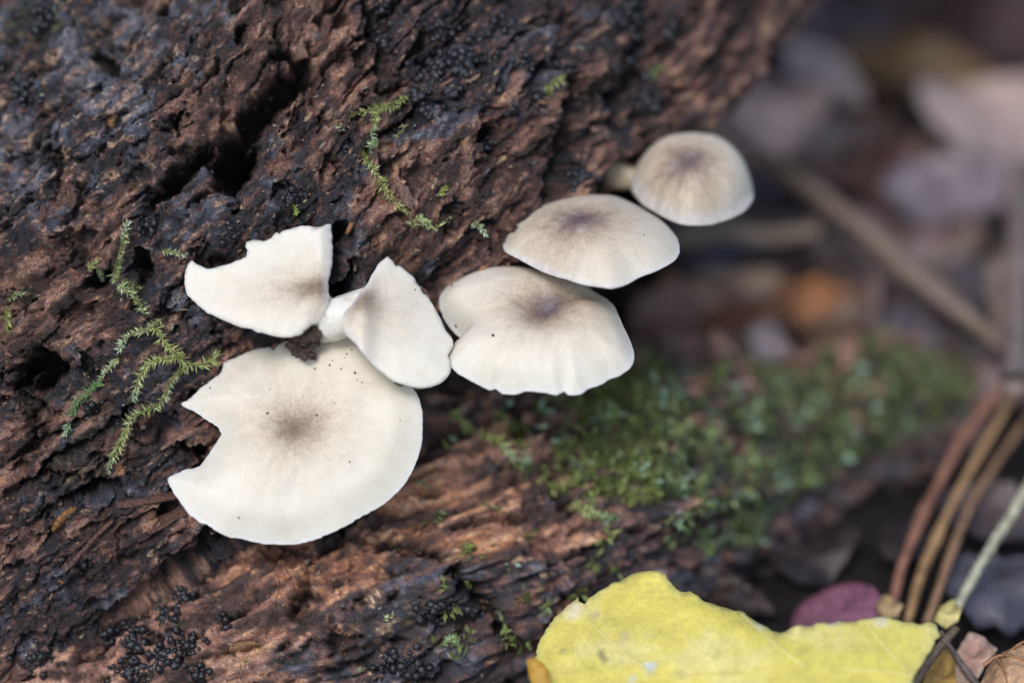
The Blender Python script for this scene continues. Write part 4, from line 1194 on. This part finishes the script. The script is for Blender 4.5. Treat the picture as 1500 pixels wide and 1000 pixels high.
# ------------------------------------------------------------------ leaves
def leaf_poly(name, label, cat, rim, C, n, col, height, mat, jag=0.03, edge_col=None, spots=(), veins=(), thick=0.02, seed=0, group=None, extra=None):
    C = at(*C); n, u, v = plane_frame(C, n)
    poly = resample([to_plane(x, y, C, n, u, v) for x, y in rim], 0.06, jag, seed)
    lo, hi = poly.min(0), poly.max(0); g = 0.09
    X, Y = np.meshgrid(np.arange(lo[0], hi[0], g), np.arange(lo[1], hi[1], g)); X[1::2] += g / 2
    q = np.stack([X.ravel(), Y.ravel()], -1)
    a, b = poly, np.roll(poly, -1, 0)
    r = np.zeros(len(q), bool)
    for (x1, y1), (x2, y2) in zip(a, b):
        r ^= ((y1 > q[:, 1]) != (y2 > q[:, 1])) & (q[:, 0] < (x2 - x1) * (q[:, 1] - y1) / (y2 - y1 + 1e-12) + x1)
    q = q[r]
    def dist(pts):
        ab = (b - a)[None]; t = np.clip(((pts[:, None] - a[None]) * ab).sum(-1) / ((ab ** 2).sum(-1) + 1e-12), 0, 1)
        return np.linalg.norm(pts[:, None] - a[None] - t[..., None] * ab, axis=-1).min(1)
    q = q[dist(q) > 0.04]
    nb = len(poly)
    res = delaunay_2d_cdt([Vector(p) for p in np.concatenate([poly, q])], [(i, (i + 1) % nb) for i in range(nb)], [], 1, 1e-6)
    V2 = np.array([tuple(p) for p in res[0]]); F = [list(f) for f in res[2]]
    a_ = V2[F[0][1]] - V2[F[0][0]]; b_ = V2[F[0][2]] - V2[F[0][0]]
    if a_[0] * b_[1] - a_[1] * b_[0] < 0: F = [f[::-1] for f in F]
    d = dist(V2)
    h = height(V2[:, 0], V2[:, 1], d)
    c = np.zeros((len(V2), 3)) + np.array(col)
    c = c * (1 + 0.10 * fbm(V2[:, 0] / 0.8, V2[:, 1] / 0.8, 0, seed, 3))[:, None]
    flat = C + V2[:, :1] * u + V2[:, 1:] * v
    fx, fy = px_of(flat)
    for vv in veins:
        dd, _ = seg_dist(fx, fy, vv)
        h = h - 0.008 * np.exp(-(dd / 6) ** 2)
        c = mixc(c, np.array(col) * np.array((0.9, 0.92, 0.75)), 0.4 * np.exp(-(dd / 4) ** 2))
    if name == 'yellow_leaf':
        c = mixc(c, (0.73, 0.645, 0.30), 0.6 * sm(0.0, 0.7, fbm(V2[:, 0] / 1.1, V2[:, 1] / 0.9, 0, 61, 4, 0.6)))
        c = mixc(c, (0.58, 0.50, 0.13), 0.5 * sm(0.15, 0.7, fbm(V2[:, 0] / 0.5, V2[:, 1] / 0.5, 0, 66, 4, 0.65)))
    if edge_col is not None:
        c = mixc(c, edge_col, (1 - sm(0, 0.10, d + 0.05 * fbm(V2[:, 0] / .3, V2[:, 1] / .3, 0, seed + 3))) * 0.7)
    for (x, y, r_, cc) in spots:
        c = mixc(c, cc, 1 - sm(0.6, 1.2, np.hypot(fx - x, fy - y) / r_ + 0.3 * pn(fx / 8, fy / 8, 0, seed)))
    top = flat + h[:, None] * n
    bot = flat + (h - thick)[:, None] * n
    cnt = {}
    for f in F:
        for i in range(len(f)): cnt[(f[i], f[(i + 1) % len(f)])] = 1
    be = [e for e in cnt if (e[1], e[0]) not in cnt]
    m = len(V2)
    FF = F + [[i + m for i in f[::-1]] for f in F] + [[a1 + m, b1 + m, b1, a1] for a1, b1 in be]
    VV = world_of(np.concatenate([top, bot]))
    O = VV.mean(0)
    o = mesh_obj(name, VV, FF, mat, None, O, cols=np.concatenate([c, c * np.array((1.0, .85, .7))]))
    setp(o, label, cat, group)
    o['_o'] = [float(t) for t in O]
    return o, (lambda x, y, up=0.02: (lambda p2: C + p2[0] * u + p2[1] * v + (float(height(np.array([p2[0]]), np.array([p2[1]]), np.array([0.5]))[0]) + up) * n)(to_plane(x, y, C, n, u, v)))

def hY(x, y, d):
    return 0.14 * np.sin(x * 1.1 + 0.4) + 0.10 * pn(x / 1.4, y / 1.4, 0, 55) - 0.30 * np.clip((-x - 2.0) / 1.0, 0, 2) + 0.03 * pn(x / .3, y / .3, 0, 57) - 0.10 * (1 - sm(0, .3, d)) * sm(.0, .5, pn(x / .9, y / .9, 0, 59))
rimY = [(786, 972), (779, 955), (786, 935), (790, 915), (802, 898), (815, 882), (832, 872), (846, 860), (849, 867), (856, 872), (868, 862), (880, 856), (900, 842), (925, 833), (952, 832), (975, 840), (985, 855), (1010, 868), (1050, 885), (1095, 902), (1118, 918), (1136, 927), (1170, 924), (1215, 920), (1260, 914), (1295, 910), (1330, 915), (1372, 914), (1376, 925), (1365, 945), (1352, 968), (1340, 990), (1320, 1040), (1260, 1100), (1150, 1150), (1000, 1160), (880, 1120), (810, 1060), (790, 1010)]
yl, ypos = leaf_poly('yellow_leaf', 'big pale yellow fallen leaf lying in front at the bottom', 'leaf', rimY, (1080, 960, 0.9), (-0.05, 0.66, 0.75), (0.67, 0.575, 0.125), hY, M_YEL, jag=0.055,
                     edge_col=(0.62, 0.58, 0.22), spots=[(883, 948, 6, (0.10, 0.10, 0.07)), (952, 970, 9, (0.55, 0.58, 0.55)), (925, 990, 6, (.6, .6, .5)), (915, 925, 10, (0.52, 0.45, 0.18)), (840, 880, 16, (0.70, 0.62, 0.38)), (1175, 960, 7, (.5, .42, .12)), (1112, 922, 9, (.6, .56, .4)), (1050, 960, 7, (.55, .5, .14)), (1220, 918, 8, (.62, .6, .4)), (1290, 915, 8, (.6, .55, .4)), (870, 890, 7, (.5, .42, .2)), (955, 925, 6, (.55, .5, .2)), (1000, 985, 6, (.5, .45, .15)), (824, 940, 5, (.5, .4, .15)), (1060, 900, 4, (.4, .35, .1))],
                     veins=[[(1340, 985), (1150, 960), (1000, 950), (850, 960)], [(1340, 985), (1300, 940), (1280, 915)], [(1200, 965), (1120, 920)], [(1100, 955), (1000, 870)], [(1150, 960), (1050, 1010)], [(1010, 950), (900, 860)], [(1000, 952), (900, 1000)]], seed=21)
# veins as raised ribs, parts of the leaf
for pts in ([(1338, 988), (1250, 985), (1120, 990), (1000, 985), (880, 990)], [(1180, 986), (1120, 940), (1085, 905)], [(1060, 985), (1000, 925), (960, 850)], [(960, 985), (890, 925), (850, 885)], [(1330, 985), (1290, 945), (1270, 920)]):
    Vt, Ft = tube(world_of(np.array([ypos(x, y, 0.003) for x, y in pts])), np.linspace(0.018, 0.004, len(pts)), 6)
    mesh_obj('vein', Vt, Ft, M_YEL, yl, cols=np.zeros((len(Vt), 3)) + np.array((0.74, 0.68, 0.26)))
def hO(x, y, d): return -0.05 * x + 0.02 * pn(x / .3, y / .3, 0, 3)
oc, _ = leaf_poly('curled_edge', None, None, [(771, 965), (785, 962), (800, 978), (806, 1010), (800, 1050), (788, 1030), (776, 990)], (788, 985, 1.0), (-.3, .3, .9), (0.45, 0.25, 0.03), hO, M_YEL, jag=0.02, seed=23)
oc.parent = yl; oc.location = Vector((np.array(oc['_o']) - np.array(yl['_o'])) * CM)

# brown curled leaf in the corner, sharp
def hBr(x, y, d): return 0.35 * np.cos(x * 1.3) - 0.25 * y ** 2 + 0.08 * pn(x / .35, y / .35, 0, 33) - 0.25 * (1 - sm(0, .25, d)) + 0.03 * pn(x / .12, y / .12, 0, 35)
bl, bpos = leaf_poly('curled_brown_leaf', 'curled light brown dry leaf with veins, sharp in the lower right corner', 'leaf', [(1436, 1000), (1445, 975), (1460, 958), (1480, 948), (1505, 940), (1560, 945), (1640, 990), (1640, 1060), (1540, 1090), (1440, 1080), (1430, 1030)], (1520, 1010, 0.1), (-0.1, 0.7, 0.7), (0.50, 0.30, 0.17), hBr, M_LEAF, jag=0.03, edge_col=(.6, .4, .25), seed=25,
          veins=[[(1440, 985), (1480, 982), (1540, 1000)], [(1470, 960), (1480, 982)], [(1500, 985), (1510, 950)]])
for pts in ([(1440, 985), (1465, 978), (1500, 986), (1560, 1010)], [(1470, 980), (1490, 962), (1500, 955)], [(1460, 980), (1470, 1000), (1475, 1020)]):
    Vt, Ft = tube(world_of(np.array([bpos(x, y, -0.0) for x, y in pts])), np.linspace(0.03, 0.012, len(pts)), 6)
    mesh_obj('vein', Vt, Ft, M_LEAF, bl, cols=np.zeros((len(Vt), 3)) + np.array((0.3, 0.15, 0.07)))
def hP(x, y, d): return 0.15 * np.sin(x * 4) + 0.06 * pn(x / .3, y / .3, 0, 5)
leaf_poly('pinkish_leaf', 'small pinkish brown crumpled leaf behind the curled brown corner leaf', 'leaf', [(1400, 965), (1405, 945), (1420, 925), (1440, 940), (1458, 958), (1445, 975), (1435, 990), (1425, 1000), (1405, 990)], (1425, 960, -0.7), (.1, .6, .8), (0.33, 0.19, 0.145), hP, M_LEAF, edge_col=(.5, .38, .3), seed=27)
leaf_poly('ochre_leaf', 'ochre leaf scrap between the yellow leaf and the brown corner leaf', 'leaf', [(1355, 985), (1362, 960), (1380, 948), (1398, 960), (1412, 985), (1425, 1010), (1390, 1030), (1350, 1020)], (1385, 985, -0.8), (0, .7, .7), (0.40, 0.25, 0.07), hP, M_LEAF, seed=28)
leaf_poly('purple_leaf', 'purple pink leaf in the gap behind the yellow leaf', 'leaf', [(1158, 912), (1165, 890), (1185, 872), (1215, 860), (1250, 855), (1278, 862), (1290, 880), (1288, 905), (1270, 930), (1200, 940), (1165, 930)], (1222, 895, -1.9), (-.1, .6, .8), (0.17, 0.065, 0.10), lambda x, y, d: 0.1 * np.sin(x * 2), M_LEAF, jag=.01, seed=29)
leaf_poly('pale_husk', 'small straw coloured husk where the bundled stalks meet', 'husk', [(1370, 905), (1378, 885), (1395, 880), (1408, 895), (1402, 912), (1385, 920)], (1388, 900, -1.0), (0, .5, .86), (0.50, 0.44, 0.16), hP, M_LEAF, seed=30)
leaf_poly('brown_husk', 'small brown scrap left of the bundled stalks', 'husk', [(1285, 880), (1295, 870), (1310, 878), (1322, 890), (1315, 905), (1292, 905)], (1302, 890, -1.6), (0, .5, .86), (0.34, 0.24, 0.12), hP, M_LEAF, seed=31)

# stalks at lower right
g = 'dry stalks leaning at the right'
stick('dry_stalk', 'reddish stalk reaching the right border, leftmost of the leaning bundle', 'stalk', [(1302, 905, -1.9), (1323, 825, -2.5), (1353, 750, -3.1), (1368, 722, -3.4), (1424, 620, -4.2), (1515, 520, -5.2)], [.06, .07, .085, .07, .085, .09], (0.27, 0.13, 0.085), g, seed=1)
stick('dry_stalk', 'orange tan stalk, second in the leaning bundle from the left', 'stalk', [(1328, 915, -1.8), (1350, 840, -2.3), (1374, 782, -2.8), (1390, 748, -3.0), (1440, 655, -3.8), (1500, 555, -4.8)], [.06, .07, .085, .06, .065, .06], (0.33, 0.20, 0.095), g, seed=2)
stick('dry_stalk', 'brown tan stalk, third in the leaning bundle', 'stalk', [(1358, 915, -1.7), (1381, 845, -2.1), (1405, 780, -2.8), (1434, 718, -3.6), (1512, 600, -4.8)], [.07, .07, .065, .06, .055], (0.28, 0.165, 0.095), g, seed=3)
stick('dry_stalk', 'pale straw coloured stalk running to the right border beside the bundle', 'stalk', [(1395, 900, -1.5), (1425, 845, -1.8), (1465, 780, -2.2), (1520, 690, -2.8)], [.065, .07, .075, .08], (0.42, 0.41, 0.29), g, seed=4)
stick('dark_stem', 'dark thin stem along the right end of the yellow leaf', 'stem', [(1400, 920, -0.9), (1375, 950, -0.6), (1350, 985, -0.4), (1335, 1010, -0.3)], [.05, .06, .06, .05], (0.16, 0.12, 0.08), seed=5)
stick('dark_stem', 'dark thin stem over the ochre scrap', 'stem', [(1378, 925, -0.8), (1400, 960, -0.5), (1418, 985, -0.4), (1440, 1015, -0.3)], [.03, .04, .05, .05], (0.12, 0.09, 0.08), seed=6)

# ------------------------------------------------------------------ litter behind
def litter_leaf(pos, L, W_, rz, tilt, roll, col, label=None, group=None, seed=0, curl=0.3, name='dead_leaf', veined=True):
    r = random.Random(seed)
    nu_, nv_ = 17, 9
    U, Vv = np.meshgrid(np.linspace(0, 1, nu_), np.linspace(-1, 1, nv_), indexing='ij')
    prof = np.sin(np.clip(U, 0.0, 1) ** 0.8 * math.pi) ** 0.75 * (1 + 0.10 * np.sin(U * 31 + seed)) * (1 + .08 * pn(U * 9, Vv * 0 + seed, 0.2, seed % 50))
    x = (U - 0.5) * L; y = Vv * prof * W_ / 2
    z = curl * (y / (W_ / 2)) ** 2 * W_ * 0.5 * r.choice([-1, 1, 1]) + r.uniform(-.25, .35) * L * ((U - .5) * 2) ** 2 * 0.5 + 0.10 * L * fbm(x / (L * .4), y / (L * .35), 0, seed % 60, 2) - 0.015 * np.exp(-(Vv / 0.1) ** 2)
    P3 = np.stack([x, y, z], -1).reshape(-1, 3)
    P3 = np.concatenate([P3, P3 - np.array([0, 0, 0.02])])
    Rm = np.array(Matrix.Rotation(rz, 3, 'Z') @ Matrix.Rotation(tilt, 3, 'Y') @ Matrix.Rotation(roll, 3, 'X'))
    F = grid_faces(nu_, nv_, False)
    m = nu_ * nv_
    FF = F.tolist() + (F[:, ::-1] + m).tolist()
    idx = np.arange(m).reshape(nu_, nv_)
    loop = list(idx[:, 0]) + list(idx[-1, 1:]) + list(idx[::-1, -1][1:]) + list(idx[0, ::-1][1:])
    for i in range(len(loop) - 1): FF.append([int(loop[i]), int(loop[i + 1]), int(loop[i + 1] + m), int(loop[i] + m)])
    W3 = P3 @ Rm.T + pos
    c = np.array(col) * (1 + 0.35 * fbm(P3[:, 0] / .6, P3[:, 1] / .6, 0, seed % 40, 3))[:, None]
    o = mesh_obj(name, W3, FF, M_LEAF, None, pos, cols=np.clip(c, .005, 1))
    setp(o, label, 'leaf', group)
    if veined:
        mid_ = np.stack([x[:, nv_ // 2], y[:, nv_ // 2], z[:, nv_ // 2] + 0.012], -1) @ Rm.T + pos
        Vt, Ft = tube(mid_[::2], np.linspace(.035, .012, len(mid_[::2])), 6)
        o['_o'] = [float(q) for q in pos]
        mesh_obj('midrib', Vt, Ft, M_LEAF, o, cols=np.zeros((len(Vt), 3)) + np.array(col) * 1.25)
    return o
GL = 'dead leaves of the litter behind the log'
HAND = [  # px, py, height, L, W, rz, tilt, roll, colour, label
    (1110, 160, 2.6, 2.6, 1.8, 20, 0, 30, (0.36, 0.29, 0.30), 'pale pinkish leaf right behind the upper edge of the log'),
    (1212, 118, 2.6, 1.9, 0.9, -50, 15, 20, (0.34, 0.32, 0.36), 'small pale grey leaf between the pinkish leaf and the ochre one'),
    (1235, 50, 1.3, 3.4, 1.5, -45, 5, 30, (0.22, 0.19, 0.25), 'lilac grey leaf at the top behind the log'),
    (1350, 105, 1.3, 3.0, 1.4, -20, 5, 20, (0.24, 0.17, 0.09), 'ochre brown leaf near the top right'),
    (1445, 175, 1.9, 3.2, 2.2, 40, 10, 30, (0.36, 0.31, 0.32), 'large pale greyish pink leaf near the right border'),
    (1420, 30, 1.2, 4.6, 3.2, 10, 5, 15, (0.085, 0.055, 0.055), 'dark brown leaf in the top right corner'),
    (1395, 285, 1.4, 2.6, 1.4, 15, 0, 25, (0.16, 0.15, 0.20), 'bluish grey leaf above the long twig at the right'),
    (1195, 437, 0.7, 1.5, 0.9, 20, 8, 35, (0.30, 0.155, 0.075), 'small orange brown leaf under the long twig'),
    (1075, 420, 1.2, 1.7, 0.8, 25, 5, 25, (0.30, 0.24, 0.18), 'greyish beige leaf right of the dented mushroom'),
    (1130, 500, 1.3, 1.3, 0.7, 70, 10, 20, (0.36, 0.32, 0.35), 'small pale lilac leaf touching the mossy root'),
    (1030, 480, 1.0, 2.6, 1.6, 20, 5, 25, (0.15, 0.085, 0.06), 'reddish brown leaf beside the tip of the dented mushroom'),
    (985, 545, 1.1, 1.8, 0.7, -25, 0, 35, (0.13, 0.13, 0.19), 'blue violet leaf edge just above the moss'),
    (1290, 260, 1.0, 3.0, 1.8, 30, 5, 10, (0.15, 0.10, 0.10), 'dull reddish brown leaf left of the bluish grey one'),
    (1330, 340, 1.1, 2.2, 1.2, -10, 5, 10, (0.13, 0.10, 0.12), 'dull mauve leaf above the middle of the long twig'),
    (1430, 540, 0.4, 2.2, 1.1, -35, 5, 25, (0.22, 0.18, 0.20), 'greyish mauve leaf behind the end of the mossy root'),
    (1170, 250, 1.2, 2.6, 1.0, 30, 8, 15, (0.15, 0.13, 0.16), 'slate grey leaf just right of the hindmost mushroom'),
    (1230, 205, 1.5, 2.4, 0.9, 35, 5, 15, (0.24, 0.20, 0.20), 'greyish leaf pointing from the pale one to the ochre one'),
    (1480, 850, 0.1, 2.0, 1.5, 20, 5, 10, (0.07, 0.078, 0.11), 'dark slate blue wet leaf right of the pale stalk'),
    (1460, 760, 0.1, 1.8, 1.2, -30, 5, 10, (0.07, 0.06, 0.07), 'nearly black leaf behind the pale stalk'),
    (1120, 10, 1.5, 2.4, 1.2, 60, 5, 10, (0.14, 0.13, 0.17), 'dark grey leaf at the top edge touching the log'),
    (1470, 420, 1.4, 2.4, .9, 85, 5, 30, (0.25, 0.20, 0.18), 'greyish tan leaf standing at the right border'),
    (1340, 440, 0.9, 2.0, 1.4, 20, 5, 10, (0.10, 0.07, 0.065), 'dark brown leaf below the long twig'),
]
for i, (x, y, h, L, W_, rz, ti, ro, c, lab) in enumerate(HAND):
    litter_leaf(ground_at(x, y, h), L, W_, math.radians(rz), math.radians(ti), math.radians(ro), np.array(c) * np.array((1.02, 0.87, 0.75)) * (1.7 if i < 2 else 1.15), lab, GL, seed=100 + i)
cols_ = [(0.10, 0.065, 0.05), (0.07, 0.05, 0.045), (0.14, 0.09, 0.065), (0.09, 0.08, 0.10), (0.18, 0.14, 0.13), (0.05, 0.035, 0.035), (0.16, 0.14, 0.17), (0.12, 0.075, 0.04)]
rr_ = random.Random(5)
k = 0
for i in range(400):
    x, y = rr_.uniform(900, 1560), rr_.uniform(-70, 520)
    if k >= 64: break
    if x < 1050 and y < 350: continue
    if rr_.random() < 0.25 and y > 300: continue
    pos = ground_at(x, y, rr_.uniform(0.05, 1.0))
    L = rr_.uniform(1.3, 3.6)
    k += 1
    litter_leaf(pos, L, L * rr_.uniform(0.4, 0.65), rr_.uniform(0, 6.28), rr_.uniform(-.35, .35), rr_.uniform(-.4, .6), rr_.choice(cols_), 'blurred dull dead leaf lying low in the dark leaf litter beyond the log', 'dull leaves low in the litter', seed=200 + i, veined=False)
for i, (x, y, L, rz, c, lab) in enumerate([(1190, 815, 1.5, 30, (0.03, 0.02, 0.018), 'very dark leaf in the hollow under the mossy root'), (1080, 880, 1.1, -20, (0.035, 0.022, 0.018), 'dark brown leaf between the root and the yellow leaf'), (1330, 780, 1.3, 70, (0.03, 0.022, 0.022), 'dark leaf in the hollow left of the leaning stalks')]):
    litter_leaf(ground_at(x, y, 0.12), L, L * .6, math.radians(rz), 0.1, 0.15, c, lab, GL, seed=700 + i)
# fragments of leaf and twig all over the ground: stuff
m = MB()
for i in range(2600):
    if i < 1600: x, y = rr_.uniform(-10, 30), rr_.uniform(-12, 45)
    else: x, y = rr_.uniform(-60, 80), rr_.uniform(-40, 120)
    s = rr_.uniform(0.25, 0.9) * (1 if i < 1600 else 2)
    c = np.array([x, y, rr_.uniform(0.0, 0.35)])
    qx, qy = px_of(view_of(c[None]))
    if -200 < qx[0] < 1700 and qy[0] > 640: continue
    a = rr_.uniform(0, 6.28); d = np.array([math.cos(a), math.sin(a), rr_.uniform(-.3, .3)]); w = np.array([-math.sin(a), math.cos(a), rr_.uniform(-.4, .4)])
    q = [c - d * s, c - d * .3 * s + w * s * .45, c + d * .5 * s + w * s * .35, c + d * s + np.array([0, 0, .1]), c + d * .4 * s - w * s * .4, c - d * .4 * s - w * s * .4]
    q = np.array(q); q2 = q - np.array([0, 0, 0.02])
    m.add(np.concatenate([q, q2]), [[0, 1, 2, 3, 4, 5][::-1], [6, 7, 8, 9, 10, 11]] + [[j, (j + 1) % 6, (j + 1) % 6 + 6, j + 6] for j in range(6)], np.array(rr_.choice(cols_)) * rr_.uniform(.5, 1))
setp(m.build('leaf_litter', M_LEAF, origin=np.zeros(3), smooth=False), 'dark mat of decaying leaf fragments covering the ground', 'leaf litter', kind='stuff')

def gstick(label, a, b, ha, hb, r, col, seed, name='twig', bend=0.15):
    A, B = ground_at(*a, ha), ground_at(*b, hb)
    mid_ = (A + B) / 2 + np.array([0, 0, bend])
    stick(name, label, 'twig', [A, A * .7 + B * .3 + np.array([0, .03, bend * .6]), mid_, A * .3 + B * .7, B], [r * .8, r, r * 1.05, r, r * .9], col, 'twigs lying in the litter', seed=seed, world_pts=True)
gstick('long tan twig slanting from the hindmost mushroom down to the right', (1040, 175), (1490, 520), 2.6, 1.4, .14, (0.21, 0.16, 0.125), 11)
gstick('paler twig lying level behind the domed mushroom', (930, 362), (1200, 338), 1.5, 1.9, .15, (0.25, 0.19, 0.14), 12)
gstick('upright greyish twig at the right border', (1492, 240), (1486, 560), 2.0, 2.0, .2, (0.20, 0.155, 0.14), 13)
gstick('short dark twig standing under the long one', (1283, 385), (1278, 490), 1.4, 1.2, .13, (0.16, 0.11, 0.10), 14)
gstick('thin twig hidden beside the long one', (1300, 370), (1450, 480), 1.6, 1.5, .08, (0.17, 0.13, 0.10), 15)
for o in bpy.data.objects:
    if '_o' in o: del o['_o']
